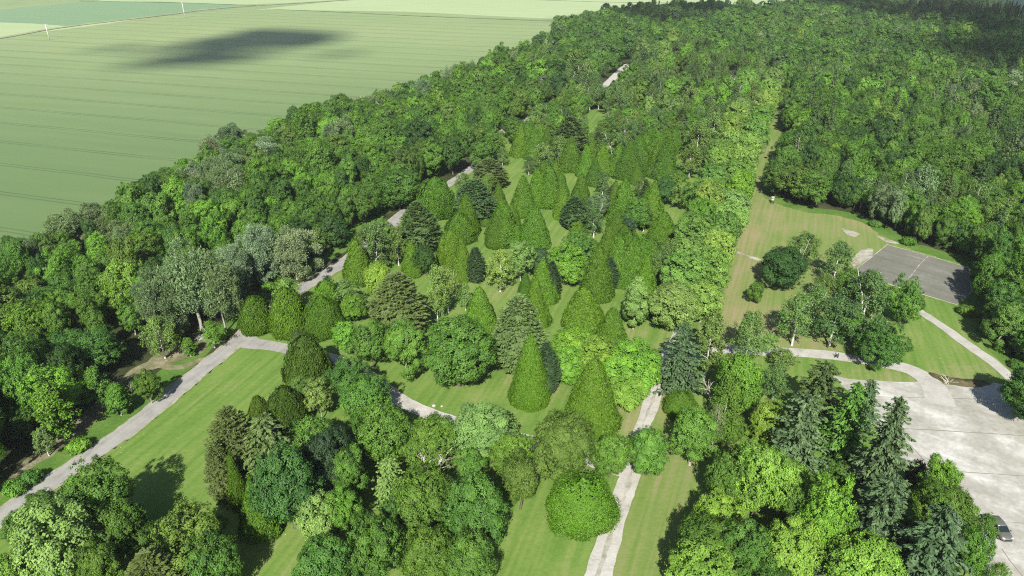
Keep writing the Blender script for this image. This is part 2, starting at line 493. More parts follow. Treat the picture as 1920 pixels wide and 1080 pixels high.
def fir_crown(name, seed, h=13.0, rad=4.2, hb=0.6, tiers=24, boughs=9, droop=0.18, power=0.85, leaf=0.52, sprays=34, ragged=0.2, lift=0.1):
    """conifer in tiers: flat feathered boughs around a straight stem"""
    rng = np.random.default_rng(seed)
    Cs, Ns, Ts, Ls, Ws, Vs = [], [], [], [], [], []
    for i in range(tiers):
        t = (i + rng.uniform(-0.3, 0.3)) / tiers
        t = min(max(t, 0), 0.985)
        z = hb + (h - hb) * t
        ln0 = rad * (1 - t) ** power * (0.8 + 0.2 * min(1, t * 8)) + 0.25
        nb = max(4, int(boughs * (0.55 + 0.45 * (1 - t))))
        for k in range(nb):
            a = 2 * math.pi * (k + rng.uniform(-0.35, 0.35)) / nb + i * 1.3
            ln = ln0 * rng.uniform(1 - ragged * 1.6, 1 + ragged)
            ns = max(8, int(sprays * ln / rad + 6))
            s = np.sqrt(rng.random(ns)) * 0.97 + 0.03
            out = np.array([math.cos(a), math.sin(a), 0]); sd = np.array([-math.sin(a), math.cos(a), 0])
            wd = 0.24 * ln0 * (1.12 - s) * 1.5
            q = rng.uniform(-1, 1, ns)
            zz = z + lift * ln * s - droop * ln * s ** 2 + rng.normal(size=ns) * 0.07 - 0.25 * np.abs(q) * wd
            C = out * (ln * s)[:, None] + sd * (q * wd)[:, None]; C[:, 2] += zz
            T = out * 1.0 + sd * (q * 0.8)[:, None] + np.array([0, 0, 0.12]) + rng.normal(size=(ns, 3)) * 0.2
            Nn = np.tile([0, 0, 1.0], (ns, 1)) + out * 0.3 + sd * (q * 0.5)[:, None] + rng.normal(size=(ns, 3)) * 0.42
            Cs.append(C); Ns.append(Nn); Ts.append(T)
            L = leaf * rng.uniform(0.7, 1.35, ns); Ls.append(L); Ws.append(L * 0.4)
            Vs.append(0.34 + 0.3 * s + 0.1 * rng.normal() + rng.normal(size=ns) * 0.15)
    C = np.concatenate(Cs); C[:, 2] = np.maximum(C[:, 2], 0.1)
    # inner needles round the stem
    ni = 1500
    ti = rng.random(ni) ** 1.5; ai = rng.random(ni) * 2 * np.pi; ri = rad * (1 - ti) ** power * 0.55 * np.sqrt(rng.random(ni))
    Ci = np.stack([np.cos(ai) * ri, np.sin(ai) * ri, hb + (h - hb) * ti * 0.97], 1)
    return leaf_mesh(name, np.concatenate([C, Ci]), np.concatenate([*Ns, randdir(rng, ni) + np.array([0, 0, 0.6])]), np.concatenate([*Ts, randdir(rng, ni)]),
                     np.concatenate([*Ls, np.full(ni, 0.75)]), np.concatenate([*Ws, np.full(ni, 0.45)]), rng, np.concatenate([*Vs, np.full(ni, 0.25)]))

def feather_crown(name, seed, h=12.0, rad=4.2, sprays=520, leaves=18, shape=0.75, hb=0.2, leaf=0.5, rise=0.35, wide=0.32, shag=0.8):
    """feathery conifer: plume-like sprays pointing out of an egg-shaped body"""
    rng = np.random.default_rng(seed)
    n = sprays
    t = rng.random(n) ** 0.85
    a = np.arange(n) * 2.399963 + rng.normal(size=n) * 0.3
    prof = np.power(np.sin(np.pi * np.clip(t * 0.86 + 0.14, 0, 1)), shape) * (1 - 0.25 * t)
    f = rng.uniform(0, 6, 2)
    r = rad * prof * (1 + 0.08 * np.sin(3 * a + f[0] + 4 * t) + 0.06 * np.sin(5 * a - 7 * t + f[1])) * rng.uniform(0.84, 1.04, n)
    P = np.stack([np.cos(a) * r, np.sin(a) * r, hb + (h - hb) * t], 1)
    out = np.stack([np.cos(a), np.sin(a), rise + 1.2 * np.maximum(t - 0.55, 0)], 1); out = unit(out)
    side = np.stack([-np.sin(a), np.cos(a), np.zeros(n)], 1)
    up = np.cross(out, -side) * -1
    idx = np.repeat(np.arange(n), leaves)
    k = rng.random(len(idx))
    q = rng.uniform(-1, 1, len(idx))
    ln = shag * rng.uniform(0.7, 1.3, n)[idx]
    C = P[idx] + out[idx] * ((k - 0.45) * ln * 1.3)[:, None] + side[idx] * (q * wide * (1.15 - k) * 1.6)[:, None] + rng.normal(size=(len(idx), 3)) * 0.06
    T = out[idx] + side[idx] * (q * 0.55)[:, None] + rng.normal(size=C.shape) * 0.15
    Nn = np.abs(up[idx]) * np.array([1, 1, 1.0]) * np.sign(up[idx]) + np.array([0, 0, 0.7]) + out[idx] * 0.25 + side[idx] * (q * 0.4)[:, None] + rng.normal(size=C.shape) * 0.35
    bright = 0.36 + 0.1 * rng.normal(size=n)
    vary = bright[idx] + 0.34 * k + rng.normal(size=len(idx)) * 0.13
    L = leaf * rng.uniform(0.7, 1.3, len(idx))
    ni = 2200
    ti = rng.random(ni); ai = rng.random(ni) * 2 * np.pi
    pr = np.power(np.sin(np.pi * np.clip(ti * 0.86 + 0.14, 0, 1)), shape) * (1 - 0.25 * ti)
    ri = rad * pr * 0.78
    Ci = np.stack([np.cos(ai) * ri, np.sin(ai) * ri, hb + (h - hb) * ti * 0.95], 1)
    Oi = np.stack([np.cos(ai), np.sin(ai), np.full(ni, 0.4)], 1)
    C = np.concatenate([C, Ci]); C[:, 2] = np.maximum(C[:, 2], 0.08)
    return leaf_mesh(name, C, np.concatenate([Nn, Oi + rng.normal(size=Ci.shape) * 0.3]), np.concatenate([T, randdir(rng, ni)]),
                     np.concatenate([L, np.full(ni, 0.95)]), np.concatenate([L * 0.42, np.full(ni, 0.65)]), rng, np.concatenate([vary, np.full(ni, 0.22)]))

def airy_crown(name, seed, h=13.0, rad=3.4, hb=3.0, boughs=40, strings=15, leaves=11, leaf=0.3, hang=1.0, bushy=0.5, low=0.0):
    """birch: loose hanging strings of small leaves along rising boughs, with gaps between"""
    rng = np.random.default_rng(seed)
    Cs, bright = [], []
    for b in range(boughs):
        t = (b + rng.random()) / boughs
        z0 = hb + (h - hb) * (0.02 + 0.93 * t)
        prof = math.sin(math.pi * min(1, 0.18 + 0.82 * (t * 0.9 + 0.1))) ** 0.7
        ln = rad * max(0.18, prof) * rng.uniform(0.62, 1.12)
        a = b * 2.399963 + rng.normal() * 0.5
        br = 0.5 + 0.16 * rng.normal()
        for s in range(strings):
            u = 0.2 + 0.8 * math.sqrt(rng.random())
            p = np.array([math.cos(a) * ln * u, math.sin(a) * ln * u, z0 + 0.55 * ln * u - 0.3 * ln * u * u])
            p += rng.normal(size=3) * (0.12 + 0.32 * bushy)
            k = np.linspace(0, 1, leaves)
            hh = hang * rng.uniform(0.35, 1.2)
            c = np.repeat(p[None], leaves, 0) + rng.normal(size=(leaves, 3)) * 0.17
            c[:, 2] -= k * hh
            Cs.append(c); bright.append(np.full(leaves, br) + 0.12 * rng.normal())
    C = np.concatenate(Cs); vary = np.concatenate(bright) + rng.normal(size=len(C)) * 0.17
    ax = unit(np.stack([C[:, 0], C[:, 1], np.full(len(C), 0.8)], 1))
    Nn = ax * 0.6 + rng.normal(size=C.shape) * 0.55 + np.array([0, 0, 0.2])
    T = rng.normal(size=C.shape) * 0.6 + np.array([0, 0, -1.0])
    ok = C[:, 2] > max(0.3, hb * 0.4)
    L = leaf * rng.uniform(0.75, 1.3, len(C))
    return leaf_mesh(name, C[ok], Nn[ok], T[ok], L[ok], L[ok] * 0.62, rng, vary[ok])

def birch_stem(name, seed, h=13.0, r=0.17, hb=3.0, rad=3.0, mat=None, fork=1, lean=0.03):
    rng = np.random.default_rng(seed)
    paths = []
    for f in range(fork):
        lx, ly = rng.normal(size=2) * lean * h + (np.array([math.cos(f * 2.3), math.sin(f * 2.3)]) * 0.13 * h if fork > 1 else 0)
        st = [(Vector((0.12 * f, 0.05 * f, -0.15)), r * 1.35)]
        for i in range(1, 9):
            t = i / 8
            st.append((Vector((0.12 * f + lx * t ** 1.4 + rng.normal() * 0.05, ly * t ** 1.4 + rng.normal() * 0.05, h * 0.93 * t)), r * (1.05 - t * 0.92)))
        paths.append(st)
        for k in range(12):
            t = 0.28 + 0.62 * k / 11
            i = int(t * 8); s = st[i][0].lerp(st[min(i + 1, 8)][0], t * 8 - i)
            a = k * 2.4 + rng.random()
            ln = rad * (0.95 - 0.6 * t) * rng.uniform(0.7, 1.1)
            paths.append(limb(rng, s, s + Vector((math.cos(a) * ln, math.sin(a) * ln, ln * rng.uniform(0.5, 0.9))), r * 0.36 * (1.1 - t), 0.012, 3))
    return tubes(name, paths, mat, 6)

def bare_stem(name, seed, h=8.0, r=0.16, mat=None):
    """dead tree: forking bare limbs"""
    rng = np.random.default_rng(seed)
    paths = []
    def grow(p, d, ln, rr, lv):
        e = p + d * ln
        paths.append(limb(rng, p, e, rr, rr * 0.6, 3, 0.16))
        if lv == 0: return
        for k in range(3 if lv > 1 else 2):
            nd = (d + Vector(rng.normal(size=3)) * 0.42 + Vector((0, 0, 0.12))).normalized()
            grow(p.lerp(e, rng.uniform(0.55, 1.0)), nd, ln * rng.uniform(0.58, 0.8), rr * 0.58, lv - 1)
    grow(Vector((0, 0, -0.1)), Vector((0.05, 0.02, 1)).normalized(), h * 0.36, r, 4)
    return tubes(name, paths, mat, 5)

# ---------------------------------------------------------------- the materials of the place
M = {}
TRACK_HEAD = -0.298                                    # heading of the drilled rows, 24.2 m apart
M['foliage'] = foliage_material()
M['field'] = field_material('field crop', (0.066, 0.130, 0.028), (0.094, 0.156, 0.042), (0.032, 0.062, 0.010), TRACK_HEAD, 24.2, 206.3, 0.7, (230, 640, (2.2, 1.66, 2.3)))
M['field_far'] = field_material('far pale crop', (0.26, 0.345, 0.15), (0.31, 0.38, 0.185), (0.19, 0.26, 0.09), TRACK_HEAD + 0.06, 36.0, 10.0)
M['field_dark'] = field_material('dark green crop', (0.105, 0.205, 0.085), (0.13, 0.225, 0.10), (0.08, 0.13, 0.05), TRACK_HEAD + 0.02, 24.2, 3.0)
M['verge'] = ramp_ground('track verge', [(0.3, (0.10, 0.16, 0.05)), (0.7, (0.18, 0.23, 0.09))], 0.05, 0.5)
M['farm_track'] = ramp_ground('pale earth track', [(0.3, (0.20, 0.22, 0.11)), (0.7, (0.32, 0.32, 0.20))], 0.05, 0.7)
M['ditch'] = ramp_ground('ditch weeds', [(0.3, (0.035, 0.06, 0.02)), (0.7, (0.07, 0.11, 0.035))], 0.08, 0.5)
LANE_HEAD = math.atan2(G(655, 485)[1] - G(120, 890)[1], G(655, 485)[0] - G(120, 890)[0])
RIDE_HEAD = math.atan2(G(1430, 340)[1] - G(1345, 640)[1], G(1430, 340)[0] - G(1345, 640)[0])
M['lawn'] = ramp_ground('mown lawn', [(0.25, (0.085, 0.165, 0.026)), (0.45, (0.115, 0.20, 0.036)), (0.62, (0.15, 0.222, 0.05)), (0.8, (0.20, 0.235, 0.082))],
                        0.045, 1.3, (-LANE_HEAD, 0.05, 0.9, 0.85), attr='dry', attr_cols=[(0.3, (0.15, 0.21, 0.058)), (0.5, (0.21, 0.235, 0.09)), (0.72, (0.27, 0.235, 0.125))], bump=0.25, speck=(0.45, 0.03, (0.42, 0.42, 0.33)))
M['lawn_ride'] = ramp_ground('mown ride', [(0.25, (0.115, 0.19, 0.038)), (0.5, (0.16, 0.215, 0.058)), (0.75, (0.215, 0.22, 0.095))],
                        0.04, 1.2, (-RIDE_HEAD, 0.04, 1.25, 0.9), attr='dry', attr_cols=[(0.3, (0.17, 0.205, 0.066)), (0.5, (0.235, 0.22, 0.10)), (0.72, (0.28, 0.225, 0.125))], bump=0.25)
M['floor'] = ramp_ground('woodland floor', [(0.3, (0.022, 0.032, 0.010)), (0.55, (0.045, 0.055, 0.02)), (0.75, (0.09, 0.075, 0.04))], 0.12, 1.4, bump=0.5)
M['verge_grass'] = ramp_ground('rough verge grass', [(0.3, (0.055, 0.125, 0.018)), (0.55, (0.09, 0.175, 0.028)), (0.8, (0.17, 0.20, 0.07))], 0.15, 1.8, bump=0.6)
M['dirt'] = ramp_ground('bare trodden earth', [(0.3, (0.075, 0.10, 0.03)), (0.48, (0.16, 0.155, 0.08)), (0.62, (0.24, 0.22, 0.14)), (0.8, (0.33, 0.31, 0.22))], 0.3, 2.2, bump=0.4)
M['asphalt'] = ramp_ground('worn grey lane', [(0.25, (0.215, 0.21, 0.19)), (0.5, (0.285, 0.28, 0.255)), (0.8, (0.36, 0.35, 0.32))], 0.25, 2.5, (-LANE_HEAD, 0.03, 1.1, 0.5))
M['gravel'] = ramp_ground('white chalk gravel', [(0.2, (0.230, 0.221, 0.180)), (0.42, (0.385, 0.373, 0.328)), (0.75, (0.492, 0.480, 0.443))], 0.35, 2.4, bump=0.3)
M['gravel_pale'] = ramp_ground('pale limestone path', [(0.2, (0.255, 0.246, 0.212)), (0.45, (0.374, 0.365, 0.327)), (0.8, (0.476, 0.463, 0.425))], 0.3, 2.2, bump=0.2)
M['concrete'] = ramp_ground('pale dusty yard', [(0.15, (0.19, 0.185, 0.14)), (0.34, (0.29, 0.285, 0.24)), (0.48, (0.35, 0.345, 0.30)), (0.6, (0.43, 0.425, 0.385)), (0.8, (0.60, 0.595, 0.555))], 0.13, 1.1, (R(35), 0.06, 0.4, 0.45), rough=0.85)
M['court'] = ramp_ground('old asphalt court', [(0.2, (0.085, 0.118, 0.055)), (0.36, (0.138, 0.143, 0.108)), (0.6, (0.172, 0.172, 0.145)), (0.78, (0.27, 0.265, 0.225))], 0.09, 1.3, (-R(-47), 0.04, 0.55, 0.55))
M['chalk'] = ramp_ground('worn chalk patch', [(0.3, (0.204, 0.187, 0.119)), (0.55, (0.357, 0.340, 0.281)), (0.75, (0.476, 0.459, 0.416))], 0.4, 2.0)
M['gravel_mid'] = ramp_ground('trodden middle of the path', [(0.3, (0.20, 0.20, 0.13)), (0.5, (0.33, 0.32, 0.27)), (0.7, (0.42, 0.41, 0.36))], 0.5, 2.4)
M['fringe'] = ramp_ground('pale lane fringe', [(0.3, (0.17, 0.19, 0.08)), (0.5, (0.29, 0.275, 0.20)), (0.75, (0.40, 0.385, 0.33))], 0.5, 2.4)
M['joint'] = plain('dark joint', (0.19, 0.185, 0.145), 0.9)
M['soil'] = ramp_ground('dark heaped soil', [(0.3, (0.05, 0.045, 0.025)), (0.6, (0.11, 0.095, 0.05)), (0.8, (0.13, 0.16, 0.05))], 0.4, 1.8, bump=0.8)
M['bark'] = plain('brown bark', (0.10, 0.088, 0.062), 0.9, noise=0.4, scale=4)
M['bark_grey'] = plain('pale grey bark', (0.28, 0.275, 0.225), 0.85, noise=0.35, scale=3)
M['bark_white'] = plain('white birch bark', (0.50, 0.495, 0.44), 0.8, noise=0.4, scale=2.5)
M['bark_dead'] = plain('bleached dead wood', (0.43, 0.42, 0.33), 0.9, noise=0.3, scale=3)

# ---------------------------------------------------------------- ground, fields, paths
rngG = random.Random(5)

def sheet(name, pts, z, mat, smooth=True, rag=0.0, step=2.0):
    P = spline(pts, step, True) if smooth else [Vector((p[0], p[1], 0)) for p in pts]
    P = [Vector((p.x + rngG.uniform(-rag, rag), p.y + rngG.uniform(-rag, rag), z)) for p in P]
    tri = tessellate_polygon([P])
    fs = []
    for a, b, c in tri:
        n = (P[b] - P[a]).cross(P[c] - P[a]).z
        if abs(n) < 1e-6: continue
        fs.append((a, b, c) if n > 0 else (a, c, b))
    return structure(meshobj(name, P, fs, mat))

def ribbon(name, pix, width, z, mat, rag=0.12, step=1.2, world_pts=None):
    pts = world_pts or [G(*p) for p in pix]
    P = spline(pts, step)
    ws = width if isinstance(width, (list, tuple)) else [width] * len(pts)
    V, F = [], []
    n = len(P)
    ja = jb = 0
    for i, p in enumerate(P):
        d = (P[min(i + 1, n - 1)] - P[max(i - 1, 0)]).normalized()
        s = Vector((-d.y, d.x, 0))
        f = i / max(n - 1, 1) * (len(ws) - 1); k = min(int(f), len(ws) - 2); w = ws[k] + (ws[k + 1] - ws[k]) * (f - k) if len(ws) > 1 else ws[0]
        ja = 0.6 * ja + rngG.uniform(-rag, rag); jb = 0.6 * jb + rngG.uniform(-rag, rag)
        V += [Vector((*(p + s * (w / 2 + ja)).xy, z)), Vector((*p.xy, z + 0.0005)), Vector((*(p - s * (w / 2 + jb)).xy, z))]
    for i in range(n - 1):
        a = 3 * i
        F += [(a + 1, a, a + 3, a + 4), (a + 2, a + 1, a + 4, a + 5)]
    # faces up
    F = [f if (V[f[1]] - V[f[0]]).cross(V[f[2]] - V[f[0]]).z > 0 else f[::-1] for f in F]
    return structure(meshobj(name, V, F, mat))

def gridsheet(name, poly, z, mat, cell, drylines):
    """lawn as a fine grid so that a dryness value can be stored at each point; drylines: (points, reach, strength)"""
    xs = [p[0] for p in poly]; ys = [p[1] for p in poly]
    nx, ny = int((max(xs) - min(xs)) / cell) + 2, int((max(ys) - min(ys)) / cell) + 2
    gx = min(xs) + np.arange(nx) * cell; gy = min(ys) + np.arange(ny) * cell
    X, Y = np.meshgrid(gx, gy, indexing='ij')
    cin = inside(poly, X[:-1, :-1] + cell / 2, Y[:-1, :-1] + cell / 2)
    ii, jj = np.nonzero(cin)
    vid = -np.ones((nx, ny), int)
    used = np.zeros((nx, ny), bool)
    for a, b in ((0, 0), (1, 0), (1, 1), (0, 1)): used[ii + a, jj + b] = True
    vid[used] = np.arange(used.sum())
    co = np.stack([X[used], Y[used], np.full(used.sum(), z)], 1)
    fa = np.stack([vid[ii, jj], vid[ii + 1, jj], vid[ii + 1, jj + 1], vid[ii, jj + 1]], 1)
    me = bpy.data.meshes.new(name)
    me.vertices.add(len(co)); me.loops.add(fa.size); me.polygons.add(len(fa))
    me.vertices.foreach_set('co', co.astype(np.float32).ravel())
    me.loops.foreach_set('vertex_index', fa.astype(np.int32).ravel())
    me.polygons.foreach_set('loop_start', np.arange(0, fa.size, 4, dtype=np.int32))
    me.polygons.foreach_set('loop_total', np.full(len(fa), 4, dtype=np.int32))
    dry = np.full(len(co), -0.55)
    for pts, reach, strength in drylines:
        d = dist_line(pts, co[:, 0], co[:, 1])
        dry = np.maximum(dry, -0.55 + (strength + 0.55) * np.clip(1.25 - d / reach, 0, 1))
    at = me.attributes.new('dry', 'FLOAT', 'POINT'); at.data.foreach_set('value', dry.astype(np.float32))
    me.update(calc_edges=True); me.materials.append(mat)
    return structure(link(bpy.data.objects.new(name, me)))

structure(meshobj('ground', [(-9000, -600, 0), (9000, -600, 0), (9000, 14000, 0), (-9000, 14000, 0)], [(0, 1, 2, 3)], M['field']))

PX = lambda L, z=0: [G(x, y, z) for x, y in L]
# far fields beyond the track
sheet('far_field', [G(-500, 52), G(0, 36), G(150, 8), G(300, -20), G(700, -50), G(1500, -60), G(1700, -20), G(1450, 10), G(1300, 4), G(700, 8), G(640, 2), G(420, 10), G(200, 45), G(0, 70), G(-500, 125)], 0.02, M['field_far'], False)
sheet('far_field_beyond', [G(640, 1), G(900, -2), G(1500, 0), G(1470, 30), G(1100, 40), G(1046, 36), G(760, 22), G(480, 18)], 0.03, M['field_far'], False)
sheet('dark_field', [G(-300, 62), G(0, 18), G(160, 3), G(300, 3), G(480, 11), G(380, 22), G(250, 36), G(128, 49), G(60, 44), G(0, 42), G(-300, 40)], 0.04, M['field_dark'], False, 0.0)
sheet('shaded_field', [G(1745, -8), G(1850, 22), G(1925, 40), G(2300, 100), G(2600, 40), G(1900, -60)], 0.04, M['field_dark'], False)
ribbon('field_track_verge', [(-300, 118), (0, 71), (128, 49.5), (300, 29), (420, 14.5), (630, 1), (800, -9)], [9, 9, 9, 10, 12, 12, 12], 0.06, M['farm_track'], 0.6, 12)
ribbon('field_ditch', [(-300, 120.5), (0, 72.5), (128, 50.8), (300, 30.2), (420, 15.6), (630, 1.8), (800, -8)], [3.0, 3.0, 2.6, 3.5, 4, 4, 4], 0.09, M['ditch'], 0.5, 8)
ribbon('field_boundary', [(497, 17.0), (640, 23), (800, 31), (1045, 40)], 3.2, 0.09, M['ditch'], 0.5, 8)
ribbon('field_boundary', [(150, 2), (330, 5), (480, 10.5)], 4.5, 0.09, M['ditch'], 0.8, 10)
ribbon('field_boundary', [(960, -2), (1120, 3.5), (1290, 6)], 5.0, 0.09, M['ditch'], 0.8, 10)

# woodland edge along the crop field, traced where the tree tops stand (about 9 m up)
EDGE_TOP = [(-260, 540), (-60, 455), (0, 434), (60, 412), (120, 388), (200, 355), (260, 324), (330, 293), (390, 266), (450, 243), (520, 222), (600, 194), (660, 176), (740, 153), (830, 128), (900, 108), (960, 89), (1010, 76), (1040, 67), (1042, 46)]
FAR_TOP = [(1080, 36), (1130, 30), (1200, 17), (1290, 9), (1340, 8), (1400, 12), (1438, 18), (1446, 20), (1470, 10), (1500, 3), (1560, -6), (1765, -6), (1850, 11), (1925, 29), (2150, 70)]
WOOD_EDGE = [G(x, y, 9.0).xy for x, y in EDGE_TOP]
WOOD_FAR = [G(x, y, 9.0).xy for x, y in FAR_TOP]
WOOD_ALL = [Vector((-260, 20))] + WOOD_EDGE + WOOD_FAR + [Vector((900, 300)), Vector((700, -60)), Vector((-260, -60))]
sheet('woodland_floor', WOOD_ALL, 0.03, M['floor'], False)
ribbon('far_lane', [(1425, 22), (1445, 12), (1458, 2), (1466, -4)], 7, 0.08, M['farm_track'], 0.5, 6)

LANE = [(-90, 1040), (0, 972), (120, 888), (240, 806), (340, 725), (400, 676), (445, 640), (480, 607), (570, 538), (655, 486), (735, 419), (795, 373), (850, 340), (886, 314), (915, 284), (938, 250), (985, 226), (1030, 205), (1090, 182), (1135, 160)]
LANE_W = [G(*p) for p in LANE]
LAWN = [G(-160, 1120), G(0, 990), G(120, 905), G(240, 822), G(340, 742), G(445, 655), G(480, 612), G(570, 543), G(655, 490), G(735, 424), G(795, 378), G(850, 344), G(886, 318), G(938, 254), G(985, 228), G(1040, 205),
        G(1085, 235), G(1085, 205), G(1145, 205), G(1145, 240), G(1290, 285), G(1330, 330), G(1400, 250), G(1435, 185), G(1478, 160), G(1470, 200), G(1456, 250), G(1441, 330), G(1445, 372), G(1500, 390), G(1580, 401), G(1640, 422), G(1700, 456), G(1815, 488), G(1838, 545), G(1812, 600), G(1850, 636), G(1905, 690), G(2000, 760),
        Vector((140, 70, 0)), Vector((140, 20, 0)), Vector((-110, 20, 0))]
PATH = [(1085, 1180), (1122, 1080), (1150, 985), (1180, 900), (1192, 842), (1215, 772), (1237, 716), (1254, 662), (1272, 618)]
PATH_W = [G(*p) for p in PATH]
RIDE_L = [G(1352, 600), G(1440, 240)]
RIGHT_PATH = [(1238, 704), (1290, 668), (1345, 656), (1420, 659), (1530, 664), (1600, 673), (1680, 686), (1722, 702), (1752, 728), (1765, 760)]
DRY = [([G(1345, 650), G(1365, 540), G(1395, 450), G(1432, 350)], 9.0, 0.5), ([G(1395, 430), G(1450, 420)], 14, 0.25), ([G(1450, 590), G(1470, 640)], 12, 0.25),
       ([G(1560, 400), G(1640, 430), G(1700, 455), G(1800, 480)], 4.5, 0.55), ([G(1780, 705), G(1850, 700), G(1875, 690)], 6, 0.45), ([G(1600, 700), G(1700, 712)], 4.5, 0.35),
       ([G(1185, 745), G(1165, 800)], 8, 0.75), ([G(1245, 650), G(1225, 740), G(1195, 800), G(1170, 930), G(1130, 1080)], 3.2, 0.5), ([G(960, 712), G(1050, 735)], 4.0, 0.5),
       ([G(930, 555), G(960, 540)], 4, 0.25), ([G(1290, 560), G(1250, 640)], 3, 0.35), ([G(300, 790), G(430, 720)], 6, 0.12), ([G(880, 470)] * 2, 3, 0.3), ([G(880, 418), G(925, 424)], 3, 0.35), ([G(1185, 620)] * 2, 5, 0.35), ([G(1140, 560), G(1180, 600)], 4, 0.15)]
def lawn_side(px):
    return px
gridsheet('lawn', LAWN, 0.05, M['lawn'], 1.0, DRY)
RIDE_POLY = [G(1335, 664), G(1352, 570), G(1385, 440), G(1412, 330), G(1436, 240), G(1462, 180), G(1470, 152), G(1486, 152), G(1478, 200), G(1465, 250), G(1448, 330), G(1447, 374), G(1500, 393), G(1580, 404), G(1640, 426), G(1680, 452), G(1662, 462), G(1600, 512), G(1640, 560), G(1640, 640), G(1560, 662), G(1420, 656)]
gridsheet('ride', RIDE_POLY, 0.065, M['lawn_ride'], 1.0, DRY)
STRIP = [G(1095, 1180), G(1140, 1080), G(1175, 960), G(1205, 870), G(1222, 800), G(1250, 720), G(1262, 680), G(1290, 672), G(1300, 760), G(1312, 860), G(1270, 1000), G(1240, 1180)]
gridsheet('mown_strip', STRIP, 0.058, M['lawn_ride'], 0.8, [([G(1215, 900), G(1180, 1000)], 4, 0.1), ([G(1255, 700), G(1235, 790)], 1.5, 0.5)])
sheet('glade', PX([(1090, 232), (1085, 212), (1100, 206), (1120, 207), (1145, 214), (1145, 236), (1130, 262), (1100, 262)]), 0.07, M['lawn'])
sheet('glade', PX([(1140, 153), (1150, 138), (1172, 120), (1188, 124), (1182, 140), (1168, 156)]), 0.07, M['lawn'])
sheet('glade', PX([(1258, 158), (1264, 130), (1276, 128), (1277, 146), (1270, 160)]), 0.07, M['lawn'])
sheet('glade', PX([(1366, 150), (1366, 139), (1382, 138), (1385, 150)]), 0.07, M['lawn'])
ribbon('glade_track', [(1133, 162), (1148, 148), (1163, 134), (1177, 121)], [4.5, 4.5, 5, 5.5], 0.09, M['gravel'], 0.2, 3)
ribbon('glade_track', [(1366, 156), (1372, 150), (1382, 145)], 5, 0.09, M['gravel'], 0.2, 3)

ribbon('wood_verge', [(1440, 352), (1450, 372), (1502, 391), (1580, 402), (1636, 421), (1696, 455), (1760, 476), (1814, 492), (1838, 545), (1818, 600), (1856, 642), (1908, 694), (1990, 760)], [5, 5, 5, 5, 5, 5, 5, 5, 4, 4, 4, 4, 4], 0.075, M['verge_grass'], 0.5)
# the verge, the lane and its fork
ribbon('lane_verge', [(x - 16 - 12 * (y > 300), y - 8 - 10 * (y > 300)) for x, y in LANE[:14]], [5.5, 5.5, 5.5, 5.0, 4.5, 3.0, 3.0, 6.5, 6.5, 6, 6, 6, 6, 6], 0.055, M['verge_grass'], 0.4)
ribbon('lane_fringe', None, [4.2] * 6 + [5.4, 4.2] + [3.6] * 12, 0.09, M['fringe'], 0.2, 1.0, LANE_W)
ribbon('lane', None, [3.4] * 6 + [4.6, 3.4] + [2.85] * 12, 0.10, M['asphalt'], 0.07, 1.2, LANE_W)
ribbon('lane_junction', [(452, 634), (470, 644), (500, 648), (532, 653), (575, 662)], [5.2, 3.8, 3.3, 3.3, 3.2], 0.105, M['asphalt'], 0.07)
ribbon('curving_track', [(560, 660), (620, 673), (680, 698), (735, 741), (790, 770), (850, 792), (920, 812), (990, 828), (1060, 848), (1125, 866), (1186, 882)], [3.2, 3.1, 3.0, 3.0, 3.0, 3.0, 3.0, 3.2, 3.4, 3.6, 4.5], 0.095, M['gravel'], 0.12)
ribbon('gravel_path', None, [3.6, 3.5, 3.2, 2.8, 2.7, 2.7, 2.5, 2.2, 1.3], 0.11, M['gravel'], 0.13, 1.0, PATH_W)
ribbon('gravel_path_middle', None, [0.8, 0.8, 0.8, 0.6, 0.5, 0.6, 0.5, 0.6, 0.5], 0.114, M['gravel_mid'], 0.2, 0.8, PATH_W)
ribbon('limestone_path', RIGHT_PATH, [1.6, 2.2, 3.4, 3.5, 3.4, 3.3, 3.2, 3.4, 4.2, 5.0], 0.10, M['gravel_pale'], 0.13)
ribbon('side_path', [(1722, 583), (1745, 598), (1780, 621), (1822, 652), (1872, 688), (1900, 712)], [2.2, 2.3, 2.4, 2.4, 2.5, 2.4], 0.10, M['gravel_pale'], 0.15)
for a, b, w in (((1300, 470), (1385, 480), 1.8),):
    ribbon('worn_crossing', [(1335, 471), (1380, 474), (1425, 488)], 1.3, 0.09, M['chalk'], 0.35, 0.8)
# yard, its joints, the old court
YARD = [(1560, 704), (1590, 711), (1640, 714), (1700, 717), (1745, 716), (1775, 722), (1815, 722), (1856, 723), (1862, 718), (1885, 722), (1904, 735), (1925, 775), (1990, 830), (2120, 960), (2120, 1220), (1960, 1220), (1860, 1090), (1790, 990), (1720, 900), (1650, 810), (1600, 745)]
sheet('yard', PX(YARD), 0.085, M['concrete'], True, 0.08, 1.5)
for L_ in ([(1636, 744.5), (1800, 748), (1950, 752)], [(1690, 804), (1780, 809), (1960, 820)], [(1780, 884), (1870, 890), (1990, 898)], [(1800, 974), (1880, 979), (2000, 988)], [(1700, 828), (1812, 952), (1842, 986)], [(1878, 1030), (1896, 1056), (1918, 1082), (1940, 1110)]):
    ribbon('yard_joint', L_, 0.12, 0.094, M['joint'], 0.03, 1.0)
COURT = [(1664, 459.5), (1740, 480), (1816, 502.5), (1822, 547), (1793, 571), (1690, 540), (1600, 510)]
sheet('court_border', PX([(1663, 458.4), (1740, 479.2), (1817, 501.6), (1823.5, 547.5), (1793.5, 572.3), (1690, 541.5), (1597, 510.6)]), 0.08, M['chalk'], False)
sheet('court', PX(COURT), 0.09, M['court'], False, 0.12)
